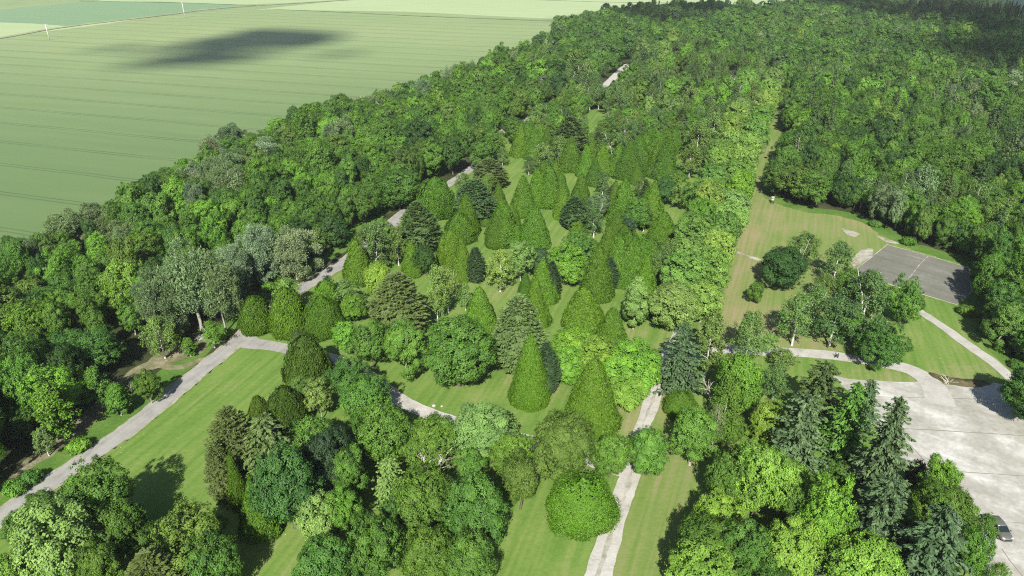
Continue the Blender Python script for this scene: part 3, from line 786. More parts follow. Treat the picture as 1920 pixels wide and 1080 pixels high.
def court_lines():
    A, B, C, D = G(1740, 480.5), G(1816, 503), G(1692, 541), G(1664, 460)
    ribbon('court_centre_line', [(1740, 481), (1726, 494), (1708, 518), (1693, 540)], 0.1, 0.098, M['chalk'], 0.12, 0.5)
court_lines()
sheet('chalk_patch', PX([(1578, 428), (1590, 432), (1610, 438), (1602, 444), (1588, 440)]), 0.085, M['chalk'], True, 0.3, 0.8)
sheet('chalk_patch', PX([(1644, 443), (1660, 447), (1688, 457), (1670, 456), (1652, 450)]), 0.085, M['chalk'], True, 0.3, 0.8)
sheet('chalk_patch', PX([(1610, 474), (1630, 466), (1638, 474), (1628, 486), (1604, 500), (1596, 494)]), 0.085, M['chalk'], True, 0.35, 0.8)
# bare earth in the near edge of the left wood
sheet('bare_earth', PX([(372, 640), (398, 632), (380, 660), (340, 676), (300, 690), (262, 706), (236, 742), (200, 770), (150, 818), (96, 856), (40, 893), (10, 905), (50, 862), (110, 815), (160, 772), (200, 735), (232, 706), (262, 686), (300, 662), (338, 648)]), 0.06, M['dirt'], True, 0.4, 1.5)
ribbon('trodden_track', [(290, 683), (330, 690), (372, 678), (402, 666), (425, 658)], [2.2, 1.6, 1.2, 1.4, 2.5], 0.07, M['dirt'], 0.3)
sheet('hard_standing', PX([(364, 638), (374, 627), (388, 628), (384, 640)]), 0.08, M['concrete'], False)

# ---------------------------------------------------------------- tree kinds: shared crown and stem meshes
def extent(me):
    co = np.empty(len(me.vertices) * 3, np.float32); me.vertices.foreach_get('co', co); co = co.reshape(-1, 3)
    return float(co[:, 2].max()), 2 * float(np.percentile(np.hypot(co[:, 0], co[:, 1]), 97.5))

def stems(n, fn):
    return [fn(i) for i in range(n)]

def tk(i): return np.random.default_rng(900 + i)

KINDS = {
 'round': dict(name='broadleaf_tree', cat='broadleaf tree',
    crowns=[lobed_crown('crown', 11, 12, 4.6, 1.6, rough=0.5, gap=0.05), lobed_crown('crown', 12, 12, 4.6, 2.0, lobes=44, lobe=0.33, rough=0.7, gap=0.08), lobed_crown('crown', 13, 12, 4.6, 1.4, lobes=62, lobe=0.26, rough=0.4, egg=0.15), lobed_crown('crown', 14, 12, 4.6, 1.8, lobes=50, lobe=0.31, rough=0.85, gap=0.12), lobed_crown('crown', 15, 12, 4.6, 2.2, lobes=58, lobe=0.27, rough=0.95, gap=0.14, egg=-0.12), lobed_crown('crown', 16, 12, 4.6, 1.8, lobes=40, lobe=0.36, rough=0.75, gap=0.1)],
    trunks=stems(3, lambda i: trunk_mesh('trunk', tk(i), 12, 0.26, M['bark'], 2.0, 3.6)), hb=0.15),
 'tall': dict(name='broadleaf_tree', cat='broadleaf tree',
    crowns=[lobed_crown('crown', 21, 14, 3.9, 2.6, lobes=56, lobe=0.3, rough=0.8, egg=0.12, gap=0.12), lobed_crown('crown', 22, 14, 3.9, 3.0, lobes=48, lobe=0.34, rough=0.9, gap=0.14), lobed_crown('crown', 23, 14, 3.9, 2.4, lobes=64, lobe=0.26, rough=0.75, gap=0.14), lobed_crown('crown', 24, 14, 3.9, 3.2, lobes=44, lobe=0.36, rough=1.0, gap=0.16)],
    trunks=stems(2, lambda i: trunk_mesh('trunk', tk(10 + i), 14, 0.25, M['bark_grey'], 3.0, 3.0)), hb=0.2),
 'farround': dict(name='broadleaf_tree', cat='broadleaf tree',
    crowns=[lobed_crown('crown', 101, 12, 4.6, 1.0, lobes=20, lobe=0.42, subs=26, leaves=13, leaf=0.5, tuft=0.45, rough=0.5, jit=0.2, vs=0.5, up=0.1), lobed_crown('crown', 102, 12, 4.6, 1.0, lobes=26, lobe=0.38, subs=22, leaves=13, leaf=0.5, tuft=0.45, rough=0.7, jit=0.2, vs=0.5, up=0.1), lobed_crown('crown', 103, 12, 4.6, 1.0, lobes=15, lobe=0.5, subs=30, leaves=13, leaf=0.5, tuft=0.45, rough=0.6, jit=0.2, vs=0.5, up=0.1)],
    trunks=stems(1, lambda i: trunk_mesh('trunk', tk(50), 12, 0.26, M['bark'], 2.0, 3.6)), hb=0.1),
 'bright': dict(name='broadleaf_tree', cat='broadleaf tree',
    crowns=[lobed_crown('crown', 31, 11, 4.8, 0.8, lobes=58, lobe=0.27, subs=18, leaves=21, leaf=0.32, tuft=0.42, rough=0.35, up=0.6), lobed_crown('crown', 32, 11, 4.8, 0.9, lobes=50, lobe=0.3, leaf=0.32, tuft=0.42, rough=0.45, up=0.6)],
    trunks=stems(2, lambda i: trunk_mesh('trunk', tk(20 + i), 11, 0.24, M['bark'], 1.5, 3.6)), hb=0.1),
 'lime': dict(name='lime_tree', cat='avenue tree',
    crowns=[lobed_crown('crown', 41, 13, 4.9, 1.6, lobes=64, lobe=0.25, subs=18, leaves=20, leaf=0.31, tuft=0.36, rough=0.3, up=0.35), lobed_crown('crown', 42, 13, 4.9, 1.5, lobes=56, lobe=0.28, leaf=0.31, rough=0.35, up=0.35), lobed_crown('crown', 43, 13, 4.9, 1.8, lobes=70, lobe=0.24, leaf=0.3, rough=0.3, up=0.35)],
    trunks=stems(2, lambda i: trunk_mesh('trunk', tk(30 + i), 13, 0.27, M['bark_grey'], 2.0, 3.6)), hb=0.13),
 'poplar': dict(name='silver_poplar', cat='poplar',
    crowns=[lobed_crown('crown', 51, 14, 5.0, 2.4, lobes=60, lobe=0.27, subs=16, leaves=15, leaf=0.4, tuft=0.5, rough=0.85, spray=0.6, gap=0.12), lobed_crown('crown', 52, 14, 5.0, 2.8, lobes=52, lobe=0.3, leaf=0.46, tuft=0.6, rough=1.0, spray=0.6, gap=0.16), lobed_crown('crown', 53, 14, 5.0, 2.2, lobes=66, lobe=0.25, leaf=0.46, tuft=0.55, rough=0.9, spray=0.65, gap=0.12)],
    trunks=stems(2, lambda i: birch_stem('trunk', 60 + i, 14, 0.24, 3.0, 4.2, M['bark_grey'], 1 + i)), hb=0.2),
 'airy': dict(name='birch_tree', cat='birch',
    crowns=[airy_crown('crown', 61), airy_crown('crown', 62, boughs=46, strings=12, hang=1.3, rad=3.2), airy_crown('crown', 63, boughs=36, strings=16, hang=0.8, bushy=0.8)],
    trunks=stems(3, lambda i: birch_stem('trunk', 70 + i, 13, 0.17, 3.0, 3.0, M['bark_white'], 1 + (i == 2))), hb=0.25),
 'column': dict(name='young_poplar', cat='poplar',
    crowns=[airy_crown('crown', 66, 13, 2.2, 1.4, boughs=52, strings=13, leaves=11, leaf=0.36, hang=0.3, bushy=0.45), lobed_crown('crown', 67, 13, 2.4, 1.6, lobes=50, lobe=0.36, rough=0.35, egg=0.25, leaf=0.4, gap=0.06)],
    trunks=stems(2, lambda i: birch_stem('trunk', 75 + i, 13, 0.16, 2.0, 1.6, M['bark_white'])), hb=0.14),
 'cyp': dict(name='cypress_tree', cat='cypress',
    crowns=[cone_crown('crown', 81, power=0.76), cone_crown('crown', 82, power=0.84, lumps=0.06), cone_crown('crown', 83, power=0.68, lumps=0.05, base=0.2), cone_crown('crown', 84, power=0.9, lumps=0.08, base=0.06), cone_crown('crown', 85, power=0.78, tufts=2100, leaves=17, leaf=0.23, lumps=0.05)],
    trunks=stems(1, lambda i: trunk_mesh('trunk', tk(40), 10, 0.2, M['bark'], 2, 1.2, 3, 0.0, 0.8)), hb=0.0),
 'mound': dict(name='cypress_tree', cat='cypress',
    crowns=[cone_crown('crown', 86, h=8, rad=3.6, round_top=-0.35, lumps=0.07, peaks=0.12), cone_crown('crown', 87, h=8, rad=3.6, round_top=0.1, lumps=0.06, base=0.18, peaks=0.05), cone_crown('crown', 88, h=8, rad=3.6, tufts=2600, leaves=17, leaf=0.2, round_top=-0.45, lumps=0.085, base=0.15, peaks=0.16)],
    trunks=stems(1, lambda i: trunk_mesh('trunk', tk(41), 8, 0.2, M['bark'], 2, 1.5, 3, 0.0, 0.7)), hb=0.0),
 'feather': dict(name='conifer_tree', cat='conifer',
    crowns=[feather_crown('crown', 91), feather_crown('crown', 92, shape=0.65, sprays=600, rise=0.25), feather_crown('crown', 93, shape=0.9, rise=0.5, sprays=560)],
    trunks=stems(1, lambda i: trunk_mesh('trunk', tk(42), 12, 0.24, M['bark'], 2, 2.0, 4, 0.0, 0.85)), hb=0.02),
 'fir': dict(name='fir_tree', cat='fir',
    crowns=[fir_crown('crown', 95, power=0.7, ragged=0.28), fir_crown('crown', 96, tiers=22, boughs=9, ragged=0.4, droop=0.1, power=0.52, sprays=44), fir_crown('crown', 97, tiers=27, boughs=8, droop=0.3, power=0.62, ragged=0.34, sprays=42)],
    trunks=stems(1, lambda i: trunk_mesh('trunk', tk(43), 13, 0.24, M['bark'], 3, 0.6, 2, 0.0, 0.96)), hb=0.05),
 'dead': dict(name='dead_tree', cat='dead tree', crowns=[], trunks=stems(2, lambda i: bare_stem('trunk', 45 + i, 8, 0.17, M['bark_dead'])), hb=0.0, bare=True),
 'bush': dict(name='bush', cat='bush',
    crowns=[lobed_crown('crown', 71, 2.6, 1.7, 0.0, lobes=26, lobe=0.4, subs=12, leaves=9, leaf=0.3, tuft=0.3, rough=0.5), lobed_crown('crown', 72, 2.2, 2.0, 0.0, lobes=30, lobe=0.36, subs=12, leaves=9, leaf=0.3, tuft=0.3, rough=0.6, gap=0.1)],
    trunks=stems(1, lambda i: trunk_mesh('trunk', tk(44), 2.4, 0.07, M['bark'], 0.3, 1.0, 4, 0.03, 0.7)), hb=0.0),
}
for K in KINDS.values():
    K['ext'] = [extent(m) for m in K['crowns']] if K['crowns'] else [(8.0, 5.0)] * len(K['trunks'])

TINT = dict(cyp=(0.054, 0.118, 0.008), cyp2=(0.068, 0.142, 0.010), cypd=(0.042, 0.080, 0.007), mid=(0.074, 0.155, 0.021), dark=(0.058, 0.130, 0.020), deep=(0.040, 0.092, 0.018),
            bright=(0.098, 0.212, 0.022), yellow=(0.130, 0.225, 0.028), pale=(0.128, 0.212, 0.05), silver=(0.150, 0.205, 0.100), greysil=(0.118, 0.178, 0.070), feather=(0.095, 0.142, 0.042), featherd=(0.060, 0.106, 0.032),
            blue=(0.080, 0.130, 0.052), bluedk=(0.036, 0.074, 0.029), lime=(0.148, 0.248, 0.045), limed=(0.105, 0.200, 0.034), birch=(0.092, 0.160, 0.036), birchl=(0.128, 0.210, 0.044), birchd=(0.070, 0.126, 0.032), olive=(0.082, 0.146, 0.024), lush=(0.078, 0.172, 0.018), plum=(0.105, 0.095, 0.06))

_ones = ['', 'one', 'two', 'three', 'four', 'five', 'six', 'seven', 'eight', 'nine', 'ten', 'eleven', 'twelve', 'thirteen', 'fourteen', 'fifteen', 'sixteen', 'seventeen', 'eighteen', 'nineteen']
_tens = ['', '', 'twenty', 'thirty', 'forty', 'fifty', 'sixty', 'seventy', 'eighty', 'ninety']
def words(n):
    n = max(1, min(99, int(round(n))))
    return _ones[n] if n < 20 else _tens[n // 10] + ('-' + _ones[n % 10] if n % 10 else '')

def place(p):
    x, y = project(p)
    return f"{words(x / 19.2)} percent across and {words(y / 10.8)} down"

TREES = []            # every standing tree: x, y, radius
rngT = random.Random(77)
n_kind = {}

def tree(kind, pos, h, w, tint, label=None, group=None, var=None, rz=None, name=None):
    K = KINDS[kind]
    i = n_kind.get(kind, 0); n_kind[kind] = i + 1
    nv = len(K['ext'])
    v = var if var is not None else (i * 7 + rngT.randrange(nv)) % nv
    eh, ew = K['ext'][v]
    root = empty(name or K['name'], (pos[0], pos[1], 0.05), rz if rz is not None else rngT.uniform(0, 6.28))
    tr = bpy.data.objects.new('trunk', K['trunks'][i % len(K['trunks'])]); tr.scale = (w / ew, w / ew, h / eh)
    link(tr, root)
    if K['crowns']:
        c = bpy.data.objects.new('crown', K['crowns'][v]); c.scale = (w / ew, w / ew, h / eh)
        t = TINT[tint] if isinstance(tint, str) else tint
        j = [rngT.uniform(0.82, 1.18), rngT.uniform(0.9, 1.1)]
        c['tint'] = [t[0] * j[0] * j[1], t[1] * j[0], t[2] * j[0] / j[1]]
        link(c, root)
    TREES.append((pos[0], pos[1], w / 2))
    return tag(root, label, K['cat'], group)

HAND = []
def T(kind, cx, by, ty, w, tint, phrase, group=None, var=None):
    HAND.append((kind, cx, by, ty, w, tint, phrase, group, var))

# ---------------------------------------------------------------- trees one by one: kind, foot (column, row), top row, width in the photo, colour
LC, LB = 'cypresses of the arboretum lawn', 'birches of the arboretum lawn'
# clump at the fork of the lane
T('mound', 478, 619, 555, 62, 'cyp', 'rounded olive cypress at the fork of the grey lane', LC)
T('mound', 539, 625, 538, 70, 'cyp', 'tall olive cypress, middle of the three by the lane fork', LC)
T('mound', 604, 622, 546, 76, 'cyp', 'broad olive cypress, right of the three by the lane fork', LC)
T('mound', 612, 585, 526, 52, 'cyp2', 'pale cypress top showing behind the three at the lane fork', LC)
T('airy', 541, 590, 522, 52, 'birchl', 'light green birch behind the cypresses at the lane fork', LB)
T('fir', 617, 552, 517, 32, 'bluedk', 'small dark fir beside the lane behind the fork cypresses')
T('airy', 652, 585, 522, 56, 'birchl', 'pale birch right of the cypresses at the lane fork', LB)
T('mound', 573, 716, 628, 90, 'cypd', 'big dark bronze-green cypress at the end of the square lawn', LC, 0)
T('round', 561, 662, 618, 40, 'featherd', 'grey-green shrub behind the big dark bronze-green cypress')
T('tall', 650, 664, 600, 52, 'bright', 'yellow-green tree over the shaded end of the curving track')
T('round', 700, 690, 607, 92, 'dark', 'dark green spreading tree shading the start of the curving track')
T('round', 666, 605, 553, 48, 'lush', 'small fresh green tree between pale birches and grey conifer')
T('feather', 750, 628, 510, 108, 'feather', 'large grey-green feathery conifer left of the big round lawn tree')
T('tall', 764, 706, 594, 86, 'mid', 'slim pale-stemmed tree leaning on the lawn beside the track')
T('round', 657, 752, 670, 92, 'dark', 'grey-green domed tree on the bend of the curving track')
T('round', 690, 790, 706, 98, 'mid', 'full green tree overhanging the curving track')
# along the lane, far side and near side
T('round', 685, 420, 353, 62, 'dark', 'neat dark ball-headed tree on the wood side of the lane')
T('round', 750, 394, 316, 84, 'dark', 'dark broad tree with bare lower stem on the lane verge')
T('round', 849, 327, 252, 66, 'deep', 'lone dark tree on the small lawn beside the upper lane')
T('mound', 818, 403, 332, 74, 'cyp', 'massive barrel-shaped cypress beside the upper lane', LC, 1)
T('feather', 787, 474, 376, 78, 'featherd', 'dark feathery conifer on the lane edge left of the first clearing')
T('feather', 891, 413, 336, 78, 'featherd', 'dark shaggy conifer behind the slim cypress spire')
T('feather', 918, 352, 296, 66, 'feather', 'grey shaggy conifer nearest the upper lane')
T('mound', 911, 422, 410, 24, 'cyp', 'low clipped cypress cushion under the dark shaggy conifer', LC)
T('cyp', 875, 438, 360, 48, 'cyp', 'slim cypress spire in front of the dark shaggy conifer', LC)
T('cyp', 935, 391, 340, 32, 'cyp', 'small narrow cypress right of the dark shaggy conifer', LC)
T('cyp', 943, 455, 375, 62, 'cyp', 'wide cypress cone on the left rim of the first clearing', LC, 2)
T('cyp', 981, 402, 328, 48, 'cyp', 'tall cypress cone behind the first clearing', LC)
T('cyp', 1007, 385, 314, 42, 'cyp', 'left cypress of the solid green wall', LC)
T('cyp', 1030, 386, 310, 48, 'cyp', 'middle cypress of the solid green wall', LC, 2)
T('cyp', 1051, 384, 318, 40, 'cyp', 'right cypress of the solid green wall', LC)
T('cyp', 1001, 460, 383, 60, 'cyp', 'bulky cypress cone on the right rim of the first clearing', LC)
T('cyp', 968, 458, 421, 30, 'cyp', 'small cypress leaning on the bulky cone', LC)
T('mound', 862, 452, 398, 60, 'cyp', 'squat cypress below the slim spire', LC)
T('mound', 846, 494, 431, 54, 'cyp2', 'pear-shaped light cypress', LC)
T('cyp', 868, 523, 443, 42, 'cyp2', 'slender yellow-green cypress next to the blue-black conifer', LC)
T('feather', 893, 528, 463, 38, 'bluedk', 'blue-black conifer beside the slender yellow-green cypress')
T('cyp', 674, 528, 446, 54, 'cyp', 'steep cypress cone close to the lane', LC)
T('airy', 706, 510, 418, 54, 'birchd', 'grey-green weeping birch between lane and dark conifer', LB)
T('airy', 748, 498, 423, 46, 'birch', 'white-stemmed birch in shade under the dark conifer', LB)
T('cyp', 773, 515, 450, 38, 'cyp', 'short cypress spire in front of the dark feathery conifer', LC)
T('round', 797, 517, 458, 44, 'deep', 'blackish broadleaf tree right of the short cypress spire')
T('bright', 712, 552, 490, 52, 'yellow', 'small yellow-green maple below the steep cypress cone')
T('airy', 821, 604, 491, 44, 'birchl', 'pale tall birch left of the pair by the pale cypress', LB)
T('airy', 841, 586, 495, 46, 'birchl', 'pale tall birch right of the pair by the pale cypress', LB)
T('airy', 873, 582, 527, 30, 'birchl', 'little birch tucked against the stout cypress cone', LB)
T('cyp', 901, 619, 536, 60, 'cyp2', 'stout bright cypress cone behind the big round lawn tree', LC, 0)
T('round', 861, 724, 594, 130, 'dark', 'big round dark green tree alone on the central lawn', None, 2)
T('feather', 972, 691, 553, 100, 'feather', 'large pale-brown tipped feathery conifer beside the big round tree', None, 1)
T('cyp', 1003, 606, 518, 56, 'cyp', 'cypress cone with a black shaded flank', LC)
T('cyp', 1016, 562, 482, 60, 'cyp', 'tall cypress cone standing over its dark twin', LC)
T('cyp', 985, 572, 508, 36, 'cyp', 'narrow cypress left of the tall twin cones', LC)
T('feather', 1034, 560, 488, 34, 'bluedk', 'dark blue conifer wedged behind the tall twin cones')
T('airy', 938, 547, 468, 52, 'birchl', 'lone weeping birch on the middle lawn', LB)
T('tall', 976, 527, 452, 52, 'birchl', 'light green leafy tree right of the lone weeping birch')
T('round', 1008, 515, 466, 50, 'bluedk', 'dark blue-green dome behind the twin cones')
T('bright', 1060, 534, 453, 70, 'bright', 'yellow-green chestnut between dome and green oak')
T('round', 1083, 497, 430, 76, 'mid', 'rich green oak at the end of the first clearing')
T('bright', 1087, 534, 478, 58, 'mid', 'leafy green tree at the back of the middle lawn')
T('cyp', 1118, 557, 455, 60, 'cyp', 'very tall cypress cone on the middle lawn', LC, 0)
T('feather', 1140, 543, 482, 36, 'bluedk', 'dark blue conifer between two tall cypress cones')
T('cyp', 1156, 528, 435, 62, 'cyp', 'broad cypress at the left of the fused clump', LC)
T('cyp', 1183, 532, 444, 60, 'cyp', 'broad cypress in the middle of the fused clump', LC)
T('mound', 1216, 497, 446, 54, 'cyp', 'lower cypress at the right of the fused clump', LC)
T('mound', 1176, 484, 428, 56, 'cyp', 'cypress at the back of the fused clump', LC)
T('cyp', 1205, 580, 474, 58, 'cyp', 'tall cypress cone behind the lone white-stemmed tree', LC, 3)
T('column', 1187, 617, 516, 46, 'birchl', 'lone white-stemmed tree on the open lawn near the avenue', None, 1)
T('airy', 1230, 538, 468, 36, 'birch', 'thin leaning birch left of the trio by the avenue', LB)
T('airy', 1250, 538, 443, 60, 'birchd', 'tallest birch of the trio by the avenue', LB)
T('airy', 1236, 540, 485, 30, 'birch', 'shortest birch of the trio by the avenue', LB)
T('cyp', 1092, 612, 536, 76, 'cyp', 'wide cypress cone with a broken tip above the bright beeches', LC, 2)
T('cyp', 1145, 644, 576, 58, 'cyp', 'cypress cone half hidden by the bright beeches', LC)
BB = 'bright beeches below the central lawn'
T('bright', 1075, 692, 610, 84, 'bright', 'upper left tree of the bright yellow-green beeches', BB)
T('bright', 1122, 716, 636, 92, 'yellow', 'middle tree of the bright yellow-green beeches', BB)
T('bright', 1180, 738, 640, 108, 'bright', 'largest of the bright yellow-green beeches beside the gravel path', BB)
T('bright', 1062, 720, 650, 62, 'bright', 'lower left tree of the bright yellow-green beeches', BB)
T('bright', 1172, 764, 700, 72, 'yellow', 'lowest of the bright yellow-green beeches with drooping skirts', BB)
T('cyp', 993, 752, 620, 70, 'cyp2', 'tall bright cypress cone in front of the feathery conifer', LC, 4)
T('feather', 1023, 738, 640, 52, 'bluedk', 'dark conifer pressed against the tall bright cypress cone')
T('cyp', 1108, 798, 664, 100, 'cyp2', 'biggest bright cypress cone beside the gravel path', LC, 4)
T('round', 1055, 902, 776, 122, 'olive', 'yellowish broad tree at the end of the curving track', None, 0)
T('round', 1142, 895, 813, 76, 'mid', 'round-headed tree left of the gravel path', None, 0)
T('round', 1210, 892, 806, 78, 'mid', 'round-headed tree overhanging the gravel path', None, 2)
T('mound', 1090, 966, 886, 136, 'cyp2', 'giant rounded cypress bush beside the gravel path', LC, 2)
T('mound', 1277, 772, 730, 66, 'cyp2', 'clipped cypress dome right of the gravel path', LC, 2)
T('fir', 1277, 728, 606, 88, 'blue', 'silvery tiered fir at the upper end of the gravel path', None, 0)
T('column', 1323, 704, 572, 54, 'birch', 'slender birch right of the silvery tiered fir', None, 0)
# upper arboretum
T('cyp', 976, 292, 228, 38, 'cyp', 'left cypress of three by the lane bend', LC)
T('cyp', 1001, 297, 236, 38, 'cyp', 'middle cypress of three by the lane bend', LC)
T('cyp', 1026, 297, 236, 36, 'cyp', 'right cypress of three by the lane bend', LC)
T('cyp', 1001, 245, 215, 22, 'cyp', 'small far cypress at the lane bend', LC)
T('airy', 1018, 318, 266, 44, 'birchl', 'yellowish birch in front of the lane bend cypresses', LB)
T('airy', 1048, 313, 251, 38, 'birch', 'birch with bright stem left of the lone cypress cone', LB)
T('cyp', 1069, 319, 253, 44, 'cyp', 'perfect lone cypress cone on the upper clearing', LC, 1)
T('feather', 1066, 300, 216, 72, 'featherd', 'large dark conifer behind the lone cypress cone')
T('cyp', 1106, 300, 248, 30, 'cyp', 'thin cypress right of the large dark conifer', LC)
T('cyp', 1114, 346, 295, 34, 'cyp', 'nearer cypress at the right rim of the upper clearing', LC)
T('cyp', 1128, 326, 268, 40, 'cyp', 'farther cypress at the right rim of the upper clearing', LC)
T('cyp', 1178, 332, 260, 56, 'cyp', 'leaning broad cypress amid grey birches', LC)
T('cyp', 1193, 344, 309, 26, 'cyp', 'short cypress before the leaning broad one', LC)
T('cyp', 1206, 309, 250, 42, 'cyp', 'left cypress of the distant hedge', LC)
T('cyp', 1228, 312, 243, 50, 'cyp', 'middle cypress of the distant hedge', LC)
T('cyp', 1262, 285, 239, 34, 'cyp', 'right cypress of the distant hedge', LC)
T('cyp', 1243, 334, 256, 50, 'cyp', 'tall sharp cypress before the distant hedge', LC, 3)
T('cyp', 1253, 339, 303, 30, 'cyp', 'low cypress at the foot of the tall sharp one', LC)
T('airy', 1291, 333, 268, 50, 'birch', 'birch with clear white stem near the avenue', LB)
T('airy', 1150, 308, 246, 56, 'birchd', 'greyish birch behind the upper cypresses', LB)
T('airy', 1176, 300, 244, 48, 'birchd', 'dull birch behind the leaning broad cypress', LB)
T('cyp', 1053, 408, 341, 34, 'cyp', 'slanting cypress at the right end of the green wall', LC)
T('cyp', 1088, 380, 325, 34, 'cyp', 'cypress in front of the upper clearing', LC)
T('cyp', 1081, 397, 351, 34, 'cyp', 'lesser cypress in front of the upper clearing', LC)
T('cyp', 1166, 423, 334, 56, 'cyp', 'tall cypress left of the green maple', LC)
T('cyp', 1220, 420, 338, 48, 'cyp', 'tall cypress right of the green maple', LC)
T('round', 1244, 386, 330, 42, 'deep', 'dark tree behind the tall pair of cypresses')
T('airy', 1275, 390, 343, 46, 'birchl', 'light birch beside the dark tree near the avenue', LB)
T('feather', 1075, 428, 367, 54, 'featherd', 'dark layered conifer beside the first clearing')
T('cyp', 1081, 433, 395, 28, 'cyp', 'tiny cypress before the dark layered conifer', LC)
T('airy', 1113, 446, 372, 40, 'birchd', 'grey birch right of the dark layered conifer', LB)
T('cyp', 1156, 439, 395, 36, 'cyp', 'small cypress over the fused clump', LC)
T('round', 1177, 439, 402, 38, 'bluedk', 'bluish shrubby tree behind the fused clump')
T('round', 1192, 432, 370, 54, 'mid', 'green maple between two tall cypresses')
T('airy', 1206, 434, 376, 36, 'birch', 'birch mixed into the green maple', LB)
T('cyp', 1241, 450, 396, 52, 'cyp', 'broad cypress by the second clearing near the avenue', LC)
T('airy', 1274, 450, 420, 30, 'birchl', 'little birch right of the second clearing', LB)
T('round', 1120, 412, 358, 44, 'greysil', 'greyish tree amid the upper cypresses')
T('round', 1300, 400, 340, 50, 'mid', 'green tree hugging the avenue above the second clearing')
T('round', 1268, 362, 318, 44, 'mid', 'green tree amid cypresses near the avenue')
T('round', 1085, 262, 226, 40, 'mid', 'round tree in front of the far glade')
# right of the ride
T('round', 1463, 542, 462, 84, 'deep', 'dense dark maple alone on the dry ride')
T('round', 1417, 568, 526, 38, 'mid', 'small lollipop tree on the dry ride')
RB = 'birches on the dry lawn'
T('airy', 1500, 500, 436, 58, 'birch', 'birch behind the dense dark maple', RB)
T('airy', 1561, 530, 448, 58, 'birchd', 'dense birch nearest the old court corner', RB)
T('airy', 1545, 564, 510, 50, 'birch', 'forked birch amid the lawn group', RB)
T('airy', 1627, 600, 503, 76, 'birchd', 'tall birch in front of the old court', RB)
T('round', 1598, 566, 503, 56, 'dark', 'dark tree at the near corner of the old court')
T('round', 1700, 609, 513, 68, 'mid', 'leafy tree at the end of the side path')
T('airy', 1495, 648, 546, 68, 'birch', 'white-stemmed birch just above the limestone path', RB)
T('airy', 1566, 648, 550, 86, 'birchd', 'wide triple-stemmed birch above the limestone path', RB)
T('round', 1654, 690, 606, 92, 'dark', 'dark low-branched oak standing over the limestone path', None, 3)
T('airy', 1640, 672, 590, 70, 'birchd', 'birch behind the dark low-branched oak', RB)
T('airy', 1406, 684, 576, 66, 'birch', 'sparse birch across the limestone path', RB)
T('airy', 1443, 664, 624, 44, 'birchl', 'crooked thin birch at the edge of the limestone path', RB)
T('airy', 1470, 694, 655, 50, 'birch', 'short birch below the limestone path', RB)
T('bright', 1385, 778, 660, 84, 'lush', 'vivid green tree below the limestone path')
T('airy', 1362, 800, 700, 62, 'mid', 'loose green birch left of the vivid green tree')
T('round', 1370, 834, 775, 58, 'mid', 'smaller green tree under the vivid one')
T('airy', 1455, 754, 680, 56, 'birch', 'birch with pale stem in the tree-shaded grass', RB)
T('tall', 1301, 872, 760, 86, 'mid', 'leafy tree with pale stem beside the mown strip')
T('dead', 1328, 764, 700, 46, 'birch', 'nearly bare white birch beside the clipped dome')
T('airy', 1342, 840, 752, 36, 'greysil', 'thin leaning birch with sparse grey leaves', RB)
T('bright', 1440, 834, 750, 62, 'yellow', 'yellow-green sapling clump left of the blue spruces')
# bottom right group
T('fir', 1535, 806, 680, 98, 'featherd', 'dark spreading fir at the head of the yard wood', None, 1)
T('fir', 1500, 896, 740, 102, 'blue', 'grey-blue ragged spruce in the yard wood', None, 1)
T('fir', 1592, 858, 716, 86, 'mid', 'mid-green pine behind the grey-blue ragged spruce', None, 2)
T('fir', 1625, 796, 712, 58, 'blue', 'bluish conifer at the yard corner')
T('fir', 1660, 940, 744, 104, 'blue', 'tall blue-green spruce at the edge of the pale yard', None, 0)
T('round', 1362, 962, 846, 98, 'mid', 'mid-green tree at the left edge of the yard wood')
T('round', 1425, 970, 820, 114, 'yellow', 'large yellow-green maple in the yard wood')
T('bright', 1475, 955, 864, 78, 'yellow', 'lesser yellow-green maple right of the large one')
T('bright', 1346, 1005, 930, 88, 'yellow', 'low golden-green maple leaning over the strip shadow')
T('round', 1324, 1066, 968, 118, 'mid', 'wide flat-topped green tree below the golden maple', None, 1)
T('lime', 1316, 1136, 1030, 132, 'yellow', 'light yellow-green dome at the bottom edge', None, 0)
T('round', 1400, 1090, 980, 110, 'mid', 'green ash-like tree near the bottom of the yard wood')
T('bright', 1484, 1080, 972, 96, 'yellow', 'yellow-green tree with pale flank in the yard wood')
T('round', 1545, 1040, 884, 104, 'bright', 'tall light green tree amid the yard wood', None, 3)
T('round', 1490, 1005, 916, 66, 'dark', 'dark tree between the yellow maples')
T('fir', 1650, 1042, 898, 120, 'blue', 'broad blue-grey spruce in the middle of the yard wood', None, 1)
T('fir', 1747, 1120, 950, 142, 'blue', 'big silvery fir in the bottom corner by the yard', None, 2)
T('round', 1770, 990, 904, 108, 'mid', 'open-crowned walnut leaning into the yard', None, 1)
T('tall', 1760, 955, 860, 66, 'lush', 'light green sprig-like tree on the yard edge')
T('round', 1822, 1092, 988, 84, 'lush', 'fresh green tree behind the parked car')
T('airy', 1848, 1012, 966, 50, 'mid', 'drooping young tree half covering the parked car')
T('airy', 1872, 1102, 1056, 42, 'mid', 'bushy sapling below the parked car')
T('bright', 1625, 1118, 1020, 136, 'yellow', 'spreading yellow-green tree at the bottom of the yard wood')
T('bush', 1716, 908, 860, 34, 'plum', 'purplish bush on the edge of the yard')
T('round', 1570, 924, 866, 60, 'mid', 'small deep green tree between spruces')
T('fir', 1565, 1100, 1030, 60, 'blue', 'low bluish conifer at the bottom edge')
T('round', 1450, 1130, 1062, 90, 'dark', 'dark tree at the bottom edge under the yellow maples')
T('round', 1700, 1040, 960, 70, 'dark', 'shaded tree between silvery fir and blue spruces')
T('round', 1950, 792, 690, 116, 'dark', 'dark tree overhanging the far yard corner')
